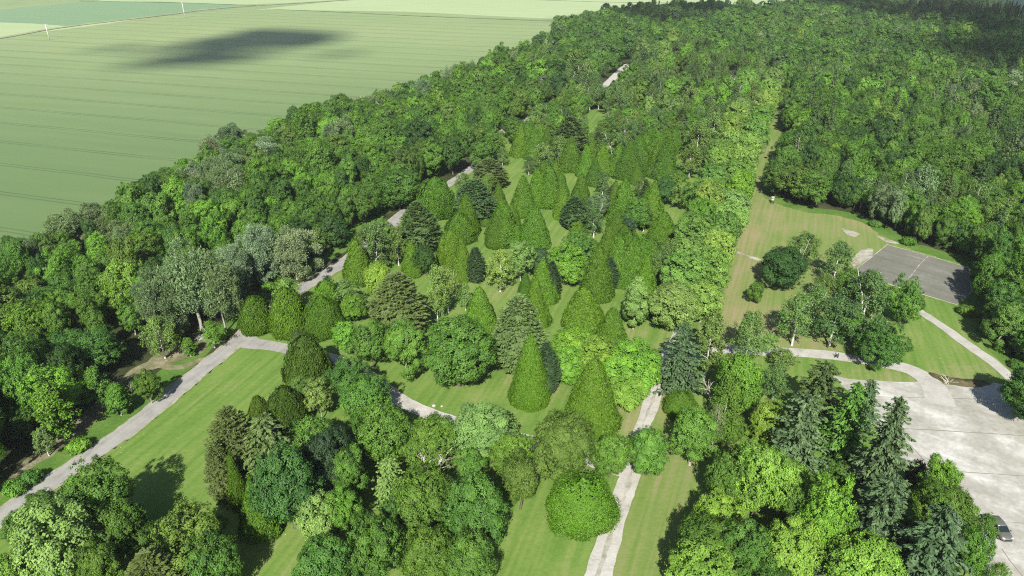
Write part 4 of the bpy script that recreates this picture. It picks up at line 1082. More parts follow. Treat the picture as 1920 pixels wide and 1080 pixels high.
# bottom left group
T('feather', 438, 905, 762, 98, 'feather', 'shaggy conifer on the corner of the square lawn', None, 0)
T('fir', 503, 910, 776, 112, 'feather', 'grey-green fir with pale feathered tips by the square lawn', None, 2)
T('feather', 414, 940, 826, 58, 'feather', 'lower dark conifer at the corner of the square lawn')
T('cyp', 440, 946, 845, 42, 'cyp', 'slim yellowish cypress before the dark conifers', LC)
T('cyp', 480, 994, 888, 74, 'cyp', 'stout yellowish cypress in front of the dark round tree', LC, 3)
T('round', 540, 990, 840, 122, 'deep', 'broad blue-dark tree behind the stout yellowish cypress', None, 2)
T('round', 615, 924, 796, 100, 'bluedk', 'grey-blue dark oak in the lower wood')
T('round', 588, 876, 782, 106, 'mid', 'mid-green tree peeping over the grey-blue oak')
T('mound', 535, 800, 726, 78, 'cypd', 'dark olive cypress at the lower end of the square lawn', LC)
T('mound', 486, 790, 742, 42, 'cypd', 'small dark olive cypress on the square lawn edge', LC)
T('tall', 598, 788, 712, 54, 'pale', 'pale yellowish tree in the gap of the lower wood')
T('tall', 560, 772, 710, 56, 'olive', 'olive tree behind the dark olive cypress')
T('round', 722, 866, 755, 116, 'mid', 'full mid-green tree below the curving track', None, 0)
T('round', 680, 855, 772, 52, 'dark', 'darker tree left of the full mid-green one')
T('tall', 662, 940, 842, 66, 'mid', 'narrow bright tree right of the grey-blue oak')
T('tall', 650, 1004, 912, 76, 'lush', 'fresh green tree below the narrow bright one')
T('bright', 595, 1012, 926, 80, 'pale', 'pale leafy shrub tree by the small bottom lawn')
T('round', 716, 1085, 966, 110, 'mid', 'bright green tree at the bottom of the lower wood', None, 1)
T('round', 612, 1118, 1014, 114, 'dark', 'dark round tree on the bottom lawn edge', None, 2)
T('round', 794, 1004, 886, 126, 'mid', 'large rounded green oak in the lower wood', None, 0)
T('round', 895, 1030, 894, 118, 'dark', 'large darker oak right of the rounded green oak', None, 2)
T('round', 976, 955, 850, 92, 'olive', 'yellowish tree leaning over the lower lawn')
T('round', 810, 874, 784, 104, 'mid', 'bushy tree right below the white bend of the curving track')
T('tall', 905, 856, 756, 114, 'pale', 'pale twiggy willow-like tree over the curving track', None, 1)
T('round', 885, 900, 846, 66, 'mid', 'small green tree beside the dead pair')
T('round', 960, 895, 812, 86, 'mid', 'mid-green tree under the second white bend')
T('dead', 800, 898, 824, 70, 'birch', 'left tree of the bleached dead pair')
T('dead', 824, 900, 832, 74, 'birch', 'right tree of the bleached dead pair')
T('fir', 735, 944, 858, 58, 'pale', 'thin yellowish-grey spruce left of the rounded oak', None, 1)
T('round', 810, 1092, 996, 104, 'mid', 'green tree at the bottom middle of the lower wood')
T('round', 884, 1108, 1004, 100, 'dark', 'dark tree at the bottom edge beside the lower lawn')
T('dead', 695, 1086, 1038, 44, 'birch', 'bare brushwood stump between bottom trees')
T('round', 750, 1000, 925, 62, 'dark', 'shaded tree left of the rounded green oak')
# bottom left corner
T('round', 188, 1008, 874, 128, 'mid', 'broad pale-limbed tree casting its shadow on the square lawn', None, 1)
T('round', 225, 1045, 950, 110, 'dark', 'shaded dark tree below the pale-limbed one', None, 2)
T('bright', 105, 1096, 944, 136, 'pale', 'pale blossoming tree in the bottom left corner')
T('tall', 188, 1118, 1010, 74, 'mid', 'fresh green tree right of the blossoming one')
T('round', 73, 966, 928, 62, 'olive', 'low olive shrub beside the lane')
T('round', 36, 1012, 956, 66, 'mid', 'green shrub tree on the lane edge')
T('round', 24, 1136, 1046, 96, 'mid', 'green tree in the extreme bottom corner')
T('feather', 290, 1150, 1034, 118, 'feather', 'grey-green shaggy conifer at the bottom edge')
T('round', 366, 1070, 944, 144, 'olive', 'wide yellowish tree with a dark heart on the bottom lawn', None, 3)
T('round', 405, 1120, 1010, 100, 'dark', 'dark tree shading the small bottom lawn', None, 1)
# left wood, near edge
T('column', 122, 827, 713, 66, 'lush', 'slim leafy poplar in front of the dark left wood', None, 0)
T('airy', 82, 855, 803, 36, 'pale', 'leaning pale sapling at the wood edge')
T('column', 228, 779, 720, 40, 'lush', 'young tree between bare earth and lane')
T('tall', 276, 757, 690, 46, 'mid', 'bushy young tree casting shade on the verge')
T('airy', 181, 764, 684, 62, 'mid', 'round young tree on the bare earth')
T('airy', 300, 672, 594, 62, 'birchl', 'leaning pale birch-like tree over the bare earth')
T('column', 358, 668, 632, 26, 'lush', 'small upright sapling near the hard standing')
T('airy', 397, 652, 600, 42, 'bright', 'small yellow-green tree in front of the hard standing')
T('round', 172, 700, 622, 106, 'dark', 'dark flat-topped tree over the bare earth', None, 1)
T('dead', 250, 745, 708, 16, 'birch', 'bare pole-like stem on the verge')
SP = 'silver poplars of the left wood'
T('poplar', 300, 628, 500, 104, 'greysil', 'left giant grey-green poplar of the left wood', SP)
T('poplar', 358, 620, 443, 116, 'greysil', 'tallest grey-green poplar of the left wood', SP)
T('poplar', 408, 622, 470, 80, 'greysil', 'grey-green poplar right of the tallest one', SP)
T('poplar', 452, 560, 452, 64, 'silver', 'bent silvery poplar at the wood edge', SP)
T('poplar', 498, 532, 416, 84, 'silver', 'silvery poplar with forked white stem above the lane', SP)
T('poplar', 557, 524, 422, 92, 'silver', 'wide silvery poplar closest to the lane', SP)
T('round', 230, 592, 478, 74, 'yellow', 'yellow-green tree beside the giant grey-green poplars')
T('poplar', 375, 430, 338, 42, 'silver', 'small silver poplar high in the left wood', SP)
T('poplar', 176, 470, 432, 40, 'silver', 'silver poplar patch on the field slope', SP)
T('poplar', 440, 286, 230, 62, 'greysil', 'grey poplar crown jutting over the field edge', SP)
T('poplar', 400, 300, 250, 44, 'silver', 'silver poplar at the field edge below the jutting crown', SP)
T('poplar', 500, 315, 256, 70, 'silver', 'broad silver poplar near the field edge', SP)
T('poplar', 450, 345, 276, 60, 'greysil', 'dull silver poplar inside the left wood', SP)
T('poplar', 690, 226, 176, 60, 'silver', 'far silver poplar clump by the field', SP)
T('poplar', 650, 236, 192, 54, 'silver', 'far silver poplar left of the clump by the field', SP)
T('poplar', 195, 432, 390, 50, 'greysil', 'grey poplar low on the field edge', SP)
T('poplar', 1700, 88, 48, 30, 'silver', 'whitish round tree far in the right wood', SP)
T('poplar', 1830, 190, 146, 50, 'silver', 'left of the far silvery pair in the right wood', SP)
T('poplar', 1880, 196, 150, 56, 'silver', 'right of the far silvery pair in the right wood', SP)

T('airy', 690, 494, 424, 46, 'birch', 'soft birch on the lane edge left of the weeping one', LB)
T('tall', 724, 480, 408, 48, 'olive', 'olive leafy tree on the lane edge by the dark conifer')
T('round', 905, 320, 256, 52, 'mid', 'green tree covering the upper lane by its bend')
T('tall', 926, 304, 240, 42, 'mid', 'tall green tree at the upper lane before the bend')
T('round', 962, 262, 214, 44, 'dark', 'dark tree at the lane bend left of the small far cypress')
T('airy', 1012, 236, 194, 42, 'birchl', 'light birch over the far end of the lane', LB)
T('airy', 1106, 206, 160, 34, 'birch', 'first white-stemmed birch behind the far glade', LB)
T('airy', 1122, 205, 158, 34, 'birchd', 'second white-stemmed birch behind the far glade', LB)
T('airy', 1140, 214, 162, 38, 'birch', 'third white-stemmed birch behind the far glade', LB)
T('airy', 1152, 226, 172, 40, 'birchd', 'white-stemmed birch at the right side of the far glade', LB)
T('round', 1092, 214, 172, 36, 'mid', 'green tree at the left side of the far glade')
T('fir', 1772, 216, 176, 46, 'featherd', 'dusky pine, left of three in the right wood')
T('fir', 1812, 232, 186, 60, 'featherd', 'dusky pine, middle of three in the right wood')
T('fir', 1862, 246, 196, 60, 'featherd', 'dusky pine, right of three in the right wood')
T('airy', 1575, 180, 118, 30, 'birchl', 'tall pale-stemmed tree at the far clearing in the right wood')
T('airy', 1545, 172, 118, 26, 'birchl', 'tall pale-stemmed tree left of its twin at the far clearing')

for cx, by, ty, w in ((1040, 374, 298, 48), (1018, 374, 300, 46), (1195, 322, 248, 50), (1215, 300, 236, 44), (1246, 300, 240, 40), (1168, 474, 420, 52), (1200, 514, 438, 54), (1140, 482, 424, 42), (1098, 330, 268, 36), (990, 289, 230, 34), (1013, 291, 232, 34), (1150, 408, 336, 38), (960, 440, 380, 40), (1208, 418, 350, 36), (930, 462, 402, 38), (1230, 330, 262, 40), (1158, 328, 268, 40)):
    T('cyp', cx, by, ty, w, 'cyp', 'olive cypress packed among others in the upper arboretum', LC)
T('round', 1590, 640, 575, 60, 'mid', 'leafy green tree behind the wide triple-stemmed birch')
T('airy', 1530, 604, 532, 56, 'birch', 'soft birch at the middle of the dry lawn group', RB)

seen_phrases = {}
for h in HAND: seen_phrases[h[6]] = seen_phrases.get(h[6], 0) + 1
for kind, cx, by, ty, w, tint, phrase, group, var in HAND:
    p = G(cx, by)
    hgt = max(1.2, height_at(p, ty))
    if kind not in ('column', 'dead') and phrase.find('lone') < 0 and (cx > 1270 or cx < 640) and by > 560:
        p.x = (cx - 960) / FPX * depth((0, p.y, hgt * 0.5))      # the crown, not the foot, stands over the column
    wid = w * depth((p.x, p.y, hgt * 0.5)) / FPX * (1.1 if kind == 'cyp' else 1.25 if kind == 'fir' else 1.04)
    lab = phrase
    if seen_phrases[phrase] > 1 or len(phrase.split()) < 4:
        lab = phrase + ', ' + place((p.x, p.y, hgt * 0.6))
    tree(kind, p, hgt, wid, tint, lab, group, var)

# the avenue of limes, two rows along the left side of the ride
for row, (a, b, n) in enumerate(((G(1256, 614), G(1402, 172), 22), (G(1307, 606), G(1444, 182), 21))):
    for k in range(n):
        p = a.lerp(b, k / (n - 1)) + Vector((rngT.uniform(-0.8, 0.8), rngT.uniform(-1.2, 1.2), 0))
        hh, ww = rngT.uniform(10.0, 15.5), rngT.uniform(8.2, 11.8)
        lab = f"pale green lime in the {'left' if row == 0 else 'right'} row of the avenue, {place((p.x, p.y, hh * 0.6))}"
        tree('lime', p, hh, ww, rngT.choice(['lime', 'lime', 'limed', 'limed', 'pale', 'bright']), lab, 'limes of the avenue')

# mixed trees between the cypresses of the upper arboretum, leaving its clearings open
CLEAR = [[(872, 412), (928, 412), (930, 440), (912, 470), (935, 515), (965, 545), (1000, 555), (940, 590), (890, 520)], [(1006, 386), (1048, 386), (1052, 445), (1030, 475), (1008, 440)], [(1040, 298), (1104, 298), (1098, 342), (1072, 350), (1045, 330)],
         [(1192, 426), (1232, 426), (1226, 455), (1186, 452)], [(1200, 316), (1224, 316), (1222, 350), (1198, 350)], [(1085, 208), (1146, 208), (1140, 262), (1090, 262)], [(1095, 418), (1112, 418), (1118, 450), (1100, 445)], [(966, 290), (985, 290), (985, 316), (960, 325)], [(838, 325), (890, 300), (886, 320), (850, 350)]]
FILL = [(860, 320), (905, 285), (940, 262), (985, 232), (1040, 205), (1085, 200), (1150, 215), (1285, 280), (1345, 330), (1330, 420), (1290, 470), (1230, 470), (1100, 470), (960, 400), (880, 400), (840, 352)]
rg = random.Random(31)
n_fill = n_near = 0
for k in range(5000):
    px, py = rg.uniform(840, 1350), rg.uniform(200, 470)
    if not inside(FILL, [px], [py])[0] or any(inside(c_, [px], [py])[0] for c_ in CLEAR): continue
    p = G(px, py)
    if dist_line([v.xy for v in LANE_W], [p.x], [p.y])[0] < 2.8: continue
    if any(math.hypot(x - p.x, y - p.y) < r * 0.75 + 3.0 for x, y, r in TREES): continue
    far_ = py < 275
    if not far_:
        if n_near >= 16: continue
        n_near += 1
    kind = rg.choice(['airy', 'airy', 'round', 'tall', 'airy', 'feather'] if not far_ else ['airy', 'round', 'tall', 'airy', 'tall'])
    tint = {'airy': rg.choice(['birchd', 'birch', 'birchl']), 'round': rg.choice(['mid', 'dark', 'olive']), 'tall': rg.choice(['mid', 'olive', 'bright']), 'feather': 'featherd'}[kind]
    if any(abs(px - q_) < 22 and abs(py - w_) < 22 for q_, w_ in ((935, 258), (985, 232), (905, 296))): continue
    hh, ww = rg.uniform(6.0, 9.5) * (1.12 if far_ else 1), rg.uniform(4.2, 6.8) * (1.15 if far_ else 1)
    noun = {'airy': 'birch', 'round': 'leafy tree', 'tall': 'leafy tree', 'feather': 'dark conifer'}[kind]
    tree(kind, p, hh, ww, tint, f"{'small' if hh < 8.5 else 'medium'} {noun} among the upper cypresses, {place((p.x, p.y, hh * 0.6))}", 'mixed trees of the arboretum')
    n_fill += 1
print('FILL', n_fill)

# ---------------------------------------------------------------- the woods
BASE_L = [(-140, 1010), (0, 905), (50, 858), (110, 810), (160, 768), (200, 730), (232, 702), (262, 682), (300, 658), (345, 640), (400, 606), (440, 582), (480, 548), (560, 511), (640, 460), (700, 416), (760, 376), (820, 334), (865, 306), (925, 258), (985, 216), (1020, 204)]
VERGE_POLY = [G(*p).xy for p in BASE_L] + [v.xy for v in LANE_W[::-1]]
FIELD_CORNER = WOOD_EDGE
GLADES = [[G(*p).xy for p in L] for L in ([(1085, 240), (1080, 208), (1104, 200), (1125, 203), (1150, 212), (1150, 240), (1135, 268), (1095, 268)], [(1108, 190), (1138, 146), (1164, 114), (1194, 114), (1188, 146), (1176, 186)],
          [(1254, 166), (1258, 128), (1280, 126), (1282, 150), (1274, 166)], [(1362, 158), (1364, 137), (1386, 136), (1390, 154)])]
LAWN2 = [(v.x, v.y) for v in LAWN]
YARD2 = [tuple(G(*p).xy) for p in YARD]
POOR_M = [G(*p).xy for p in [(1000, 214), (1085, 236), (1145, 242), (1290, 286), (1330, 331), (1400, 251), (1440, 185), (1462, 150), (1300, 105), (1190, 108), (1110, 150), (1040, 200)]]

def forest():
    rng = np.random.default_rng(321)
    pts = []
    s = 6.5
    y = 40.0
    row = 0
    while y < 1250:
        sp = s * (1 + min(max(0, y - 330) / 700, 0.3))
        xs = np.arange(-330, 860, sp) + (row % 2) * sp / 2
        xs = xs + rng.uniform(-0.3, 0.3, len(xs)) * sp
        ys = y + rng.uniform(-0.3, 0.3, len(xs)) * sp
        pts.append(np.stack([xs, ys], 1)); y += sp * 0.88; row += 1
    P = np.concatenate(pts)
    ok = inside([tuple(v) for v in WOOD_ALL], P[:, 0], P[:, 1])
    ok &= ~inside(LAWN2, P[:, 0], P[:, 1]) & ~inside(VERGE_POLY, P[:, 0], P[:, 1]) & ~inside(YARD2, P[:, 0], P[:, 1])
    ok &= dist_line([v.xy for v in LANE_W], P[:, 0], P[:, 1]) > np.where(P[:, 1] > 230, 2.8, 4.0)
    ok &= dist_line([G(1443, 345).xy, G(1455, 270).xy, G(1462, 232).xy], P[:, 0], P[:, 1]) > 3.8
    for g in GLADES: ok &= ~inside(g, P[:, 0], P[:, 1])
    P = P[ok]
    keep = []
    for x, yy in P:
        q = project((x, yy, 8.0))
        if not (-160 < q[0] < 2080 and -70 < q[1] < 1230): continue
        if yy < 120 and x > 0 and q[0] < 1850: continue         # the near group is placed tree by tree
        near = False
        for tx, ty, tr in TREES:
            if abs(tx - x) < 12 and abs(ty - yy) < 12 and math.hypot(tx - x, ty - yy) < tr * 0.72 + 2.0:
                near = True; break
        if not near: keep.append((x, yy))
    return keep, rng

PTS, frng = forest()
PTS.sort(key=lambda p: depth((p[0], p[1], 8)))
LIMIT = {'broadleaf_tree': 262, 'birch_tree': 300, 'silver_poplar': 80, 'fir_tree': 120, 'lime_tree': 80, 'conifer_tree': 60}
count = {}
for o in SC.objects:
    if o.parent is None and o.get('category'):
        b = o.name.split('.')[0]; count[b] = count.get(b, 0) + 1
pick = random.Random(9)
def mixed(a, b, t): return tuple(x + (y - x) * t for x, y in zip(a, b))
LOOK = {'mid': 'mid-green', 'dark': 'dark green', 'deep': 'blackish green', 'bright': 'bright green', 'yellow': 'yellow-green', 'olive': 'olive green', 'silver': 'silvery', 'greysil': 'grey-green', 'birch': 'soft green', 'birchd': 'dull green', 'birchl': 'light green', 'lush': 'vivid green', 'featherd': 'dark', 'blue': 'bluish', 'bluedk': 'blue-dark', 'pale': 'pale green', 'feather': 'grey-green', 'limed': 'leaf-green'}
FAR = []
farn = [0]
# patches: a slow noise in the ground plane decides where one kind gathers
def patch(x, y, s, k):
    return math.sin(x / s + k) * math.cos(y / (s * 1.3) - 1.7 * k) + 0.6 * math.sin((x + y) / (s * 0.6) + 2.1 * k)
PTM = np.array(PTS)
IN_M = inside(POOR_M, PTM[:, 0], PTM[:, 1])
for (x, y), in_m in zip(PTS, IN_M):
    lane_x = np.interp(y, [v.y for v in LANE_W], [v.x for v in LANE_W])
    left = x < lane_x and y < 330 or (y >= 330 and x < 6 + (y - 330) * 0.05)
    ed = float(dist_line(WOOD_EDGE, [x], [y])[0])
    r = pick.random()
    pp = patch(x, y, 17, 1.3)
    if in_m:
        zone = 'upper arboretum'
        kind, tint = ('airy', pick.choice(['birch', 'birchd', 'birchd'])) if r < 0.58 else ('round', pick.choice(['mid', 'olive', 'lush'])) if r < 0.8 else ('tall', pick.choice(['bright', 'birchl'])) if r < 0.95 else ('feather', 'featherd')
    elif left:
        zone = 'left wood'
        if (pp > 0.95 and ed < 45) or (ed < 30 and r < 0.10): kind, tint = 'poplar', pick.choice(['silver', 'greysil', 'greysil'])
        else:
            kind = 'round' if r < 0.55 else 'tall'
            tint = pick.choice(['mid', 'mid', 'dark', 'mid', 'olive', 'deep', 'dark', 'bright', 'yellow' if pp < -0.6 else 'mid', 'lush'])
    elif y < 420:
        zone = 'right wood'
        ry = pick.random()
        if pp > 1.15: kind, tint = 'airy', pick.choice(['birchd', 'birch', 'greysil'])
        elif r < 0.04: kind, tint = 'fir', 'featherd'
        else:
            kind = 'round' if r < 0.55 else 'tall' if r < 0.9 else 'airy'
            tint = pick.choice(['mid', 'mid', 'dark', 'olive', 'greysil' if pp > 0.5 else 'mid', 'deep', 'bright' if y > 260 and pp < 0.2 else 'dark', 'yellow' if pp < -0.1 and y > 240 else 'mid', 'lush', 'deep' if pp > 0 else 'bright'])
            if kind == 'airy': tint = 'birch'
    else:
        zone = 'far wood'
        q = project((x, y, 8))
        if q[0] > 1690 and q[1] < 95 - 0 and y > 620: kind, tint = 'fir', pick.choice(['featherd', 'featherd', 'feather'])
        elif 640 < y < 760 and 1290 > q[0] > 1180 and r < 0.4: kind, tint = 'fir', 'featherd'
        else:
            kind = 'farround' if r < 0.85 else 'tall'
            tint = pick.choice(['mid', 'dark', 'mid', 'dark', 'olive', 'greysil' if pp > 0.8 else 'mid', 'deep', 'mid', 'birchd', 'yellow' if pp < -0.9 else 'dark'])
    h = {'round': 11.0, 'farround': 12.0, 'tall': 12.5, 'airy': 12.0, 'poplar': 13.5, 'fir': 15.0, 'feather': 12.0}[kind] * pick.uniform(0.68, 1.28)
    w = {'round': 8.8, 'farround': 10.4, 'tall': 7.4, 'airy': 6.6, 'poplar': 8.6, 'fir': 6.0, 'feather': 7.0}[kind] * pick.uniform(0.74, 1.3)
    if y > 420: h *= 1.12; w *= 1.1
    g = 1 + 0.22 * patch(x, y, 29, 4.2) + (0.35 if pick.random() < 0.1 else 0) - (0.25 if pick.random() < 0.14 else 0)
    h *= 0.5 + 0.5 * g; w *= max(0.6, g)
    if left and ed < 14: h *= 0.55 + 0.03 * ed; 
    if 330 < y <= 420 and kind == 'round': kind = 'farround'
    nm = KINDS[kind]['name']
    if (kind == 'farround' and farn[0] < 12 and y > 420 or count.get(nm, 0) < LIMIT.get(nm, 300) and y < 520):
        if kind == 'farround': farn[0] += 1
        count[nm] = count.get(nm, 0) + 1
        shape = 'tall' if h > 13 else 'small' if h < 9.5 else 'spreading' if w > 9.2 else 'rounded' if kind == 'round' else 'slender'
        noun = {'round': 'tree', 'farround': 'tree', 'tall': 'tree', 'airy': 'birch', 'poplar': 'poplar', 'fir': 'fir', 'feather': 'conifer'}[kind]
        tree(kind, (x, y), h, w, tint, f"{shape} {LOOK[tint]} {noun} in the {zone}, {place((x, y, h * 0.7))}", f"trees of the {zone}")
    else:
        FAR.append((x, y, kind, tint, h, w))

# bramble bushes in front of the right wood and in the left wood edge
BUSH = [(1812, 590), (1846, 622), (1882, 658), (1912, 690), (1950, 728), (1640, 424), (1700, 458)]
for k, (px, py) in enumerate(BUSH):
    p = G(px + rngT.uniform(-4, 4), py)
    hh, ww = rngT.uniform(1.4, 2.4), rngT.uniform(3.0, 4.6)
    tree('bush', p, hh, ww, rngT.choice(['lush', 'mid', 'dark']), f"low green bush on the right wood's edge, {place((p.x, p.y, 1))}", 'bushes along the wood edge')
# the wall of trees that fronts the right wood
FRONT = [G(1452, 362), G(1502, 384), G(1580, 397), G(1636, 414), G(1696, 448), G(1760, 470), G(1812, 486), G(1846, 540), G(1826, 594), G(1864, 634), G(1914, 684), G(1975, 738)]
for a, b in zip(FRONT[:-1], FRONT[1:]):
    n = max(1, int((b - a).length / 4.6))
    for k in range(n):
        p = a.lerp(b, (k + rngT.uniform(0.2, 0.8)) / n)
        kind = rngT.choice(['round', 'tall', 'tall', 'round', 'tall'])
        hh, ww = rngT.uniform(8.5, 14), rngT.uniform(5.5, 8.2)
        sp_ = Vector((rngT.uniform(1.5, 3.5), rngT.uniform(1.0, 3.0), 0))
        tn = rngT.choice(['dark', 'mid', 'deep', 'dark', 'mid', 'lush'])
        p = p + sp_
        tree(kind, p, hh, ww, tn, f"{LOOK[tn]} tree fronting the right wood, {place((p.x, p.y, hh * 0.6))}", 'front trees of the right wood')
for px, py in ((330, 640), (255, 728), (150, 845), (60, 905), (470, 560), (530, 525), (450, 590), (700, 425), (500, 545), (660, 455), (30, 925), (240, 770)):
    p = G(px + rngT.uniform(-4, 4), py)
    hh, ww = rngT.uniform(1.0, 2.4), rngT.uniform(2.0, 4.0)
    tree('bush', p, hh, ww, rngT.choice(['lush', 'mid', 'bright', 'dark']), f"low bush between left wood and lane, {place((p.x, p.y, 1))}", 'bushes along the lane verge')

# the rest of the woods, far off: one mass
protos = []
for kind in ('round', 'farround', 'tall', 'airy', 'poplar', 'fir', 'feather'):
    for i, m in enumerate(KINDS[kind]['crowns']):
        protos.append((kind, i, m))
def far_wood():
    n = len(FAR)
    me = bpy.data.meshes.new('far_wood')
    me.vertices.add(n)
    co = np.array([(f[0], f[1], 0.05) for f in FAR], np.float32)
    me.vertices.foreach_set('co', co.ravel())
    idx = np.zeros(n, np.int32); scl = np.zeros((n, 3), np.float32); rot = np.zeros((n, 3), np.float32); tint = np.zeros((n, 3), np.float32)
    for k, (x, y, kind, tn, h, w) in enumerate(FAR):
        opts = [i for i, p in enumerate(protos) if p[0] == kind]
        i = pick.choice(opts); idx[k] = i
        eh, ew = KINDS[kind]['ext'][protos[i][1]]
        scl[k] = (w / ew, w / ew, h / eh); rot[k] = (0, 0, pick.uniform(0, 6.28))
        b = pick.uniform(0.72, 1.18); t = TINT[tn]
        tint[k] = (t[0] * b, t[1] * b, t[2] * b * pick.uniform(0.9, 1.2))
    a = me.attributes.new('idx', 'INT', 'POINT'); a.data.foreach_set('value', idx)
    for nm, arr in (('scl', scl), ('rot', rot), ('tint', tint)):
        a = me.attributes.new(nm, 'FLOAT_VECTOR', 'POINT'); a.data.foreach_set('vector', arr.ravel())
    ob = link(bpy.data.objects.new('far_wood', me))
    ob['kind'] = 'stuff'
    tag(ob, 'far-off dense wood reaching the horizon behind the arboretum', 'wood')
    ng = bpy.data.node_groups.new('far_wood', 'GeometryNodeTree')
    ng.interface.new_socket('Geometry', in_out='INPUT', socket_type='NodeSocketGeometry')
    ng.interface.new_socket('Geometry', in_out='OUTPUT', socket_type='NodeSocketGeometry')
    gi, go = ng.nodes.new('NodeGroupInput'), ng.nodes.new('NodeGroupOutput')
    def named(nm, ty):
        q = ng.nodes.new('GeometryNodeInputNamedAttribute'); q.data_type = ty; q.inputs[0].default_value = nm
        return next(o for o in q.outputs if o.enabled and o.name == 'Attribute')
    i_, s_, r_ = named('idx', 'INT'), named('scl', 'FLOAT_VECTOR'), named('rot', 'FLOAT_VECTOR')
    e2r = ng.nodes.new('FunctionNodeEulerToRotation'); ng.links.new(r_, e2r.inputs[0])
    join = ng.nodes.new('GeometryNodeJoinGeometry')
    crown_of = {}
    for o in SC.objects:
        if o.name.startswith('crown') and o.data.name not in crown_of: crown_of[o.data.name] = o
    for i, (kind, v, m) in enumerate(protos):
        src = crown_of.get(m.name)
        if not src or not (idx == i).any(): continue
        oi = ng.nodes.new('GeometryNodeObjectInfo'); oi.transform_space = 'ORIGINAL'; oi.inputs['Object'].default_value = src
        iop = ng.nodes.new('GeometryNodeInstanceOnPoints')
        cmpn = ng.nodes.new('FunctionNodeCompare'); cmpn.data_type = 'INT'; cmpn.operation = 'EQUAL'
        ins = [q for q in cmpn.inputs if q.enabled]
        ng.links.new(i_, ins[0]); ins[1].default_value = i
        ng.links.new(gi.outputs[0], iop.inputs['Points']); ng.links.new(cmpn.outputs[0], iop.inputs['Selection'])
        ng.links.new(oi.outputs['Geometry'], iop.inputs['Instance'])
        ng.links.new(e2r.outputs[0], iop.inputs['Rotation']); ng.links.new(s_, iop.inputs['Scale'])
        ng.links.new(iop.outputs[0], join.inputs[0])
    ng.links.new(join.outputs[0], go.inputs[0])
    md = ob.modifiers.new('far_wood', 'NODES'); md.node_group = ng
    return ob
far_wood()
print('TREES', len(TREES), 'FAR', len(FAR), count)

# ---------------------------------------------------------------- small things
def box(bm, c, s, rot=None, bev=0.0):
    r = bmesh.ops.create_cube(bm, size=1.0)
    vs = r['verts']
    bmesh.ops.scale(bm, vec=s, verts=vs)
    if bev:
        es = list({e for v in vs for e in v.link_edges})
        bb = bmesh.ops.bevel(bm, geom=es, offset=bev, segments=2, affect='EDGES', profile=0.5)
        vs = list({v for f in bb['faces'] for v in f.verts} | {v for v in vs if v.is_valid})
    if rot is not None: bmesh.ops.rotate(bm, cent=(0, 0, 0), matrix=rot, verts=vs)
    bmesh.ops.translate(bm, vec=c, verts=vs)
    return vs

def bar(bm, a, b, r0, r1=None, seg=8):
    a, b = Vector(a), Vector(b)
    d = b - a
    r = bmesh.ops.create_cone(bm, cap_ends=True, segments=seg, radius1=r0, radius2=r0 if r1 is None else r1, depth=d.length)
    bmesh.ops.rotate(bm, cent=(0, 0, 0), matrix=d.to_track_quat('Z', 'Y').to_matrix(), verts=r['verts'])
    bmesh.ops.translate(bm, vec=(a + b) / 2, verts=r['verts'])
    return r['verts']

M['pole_white'] = plain('white concrete pole', (0.62, 0.58, 0.56), 0.7, noise=0.1)
M['steel'] = plain('galvanised steel', (0.45, 0.43, 0.43), 0.45, 0.4)
M['porcelain'] = plain('porcelain', (0.55, 0.5, 0.5), 0.3)
def utility_pole(px, py, ty, label):
    p = G(px, py); h = height_at(p, ty)
    root = empty('utility_pole', (p.x, p.y, 0), R(35))
    bm = bmesh.new(); bar(bm, (0, 0, -0.3), (0, 0, h), 0.34, 0.2, 10); bmobj('shaft', bm, M['pole_white'], root, True)
    for z, l in ((h - 0.35, 1.9), (h - 2.3, 2.6)):
        bm = bmesh.new(); box(bm, (0, 0.2, z), (l * 2, 0.16, 0.18), None, 0.02); arm = bmobj('cross_arm', bm, M['steel'], root)
        for x in (-l + 0.15, 0.0, l - 0.15):
            bm = bmesh.new(); bar(bm, (x, 0.2, z + 0.09), (x, 0.2, z + 0.42), 0.09, 0.05, 8); bmobj('insulator', bm, M['porcelain'], arm, True)
    tag(root, label, 'utility pole', 'white poles in the crop field')
utility_pole(93, 75, 45, 'white utility pole nearer the left end of the field track')
utility_pole(347, 34, 4, 'white utility pole beside the far middle of the field track')

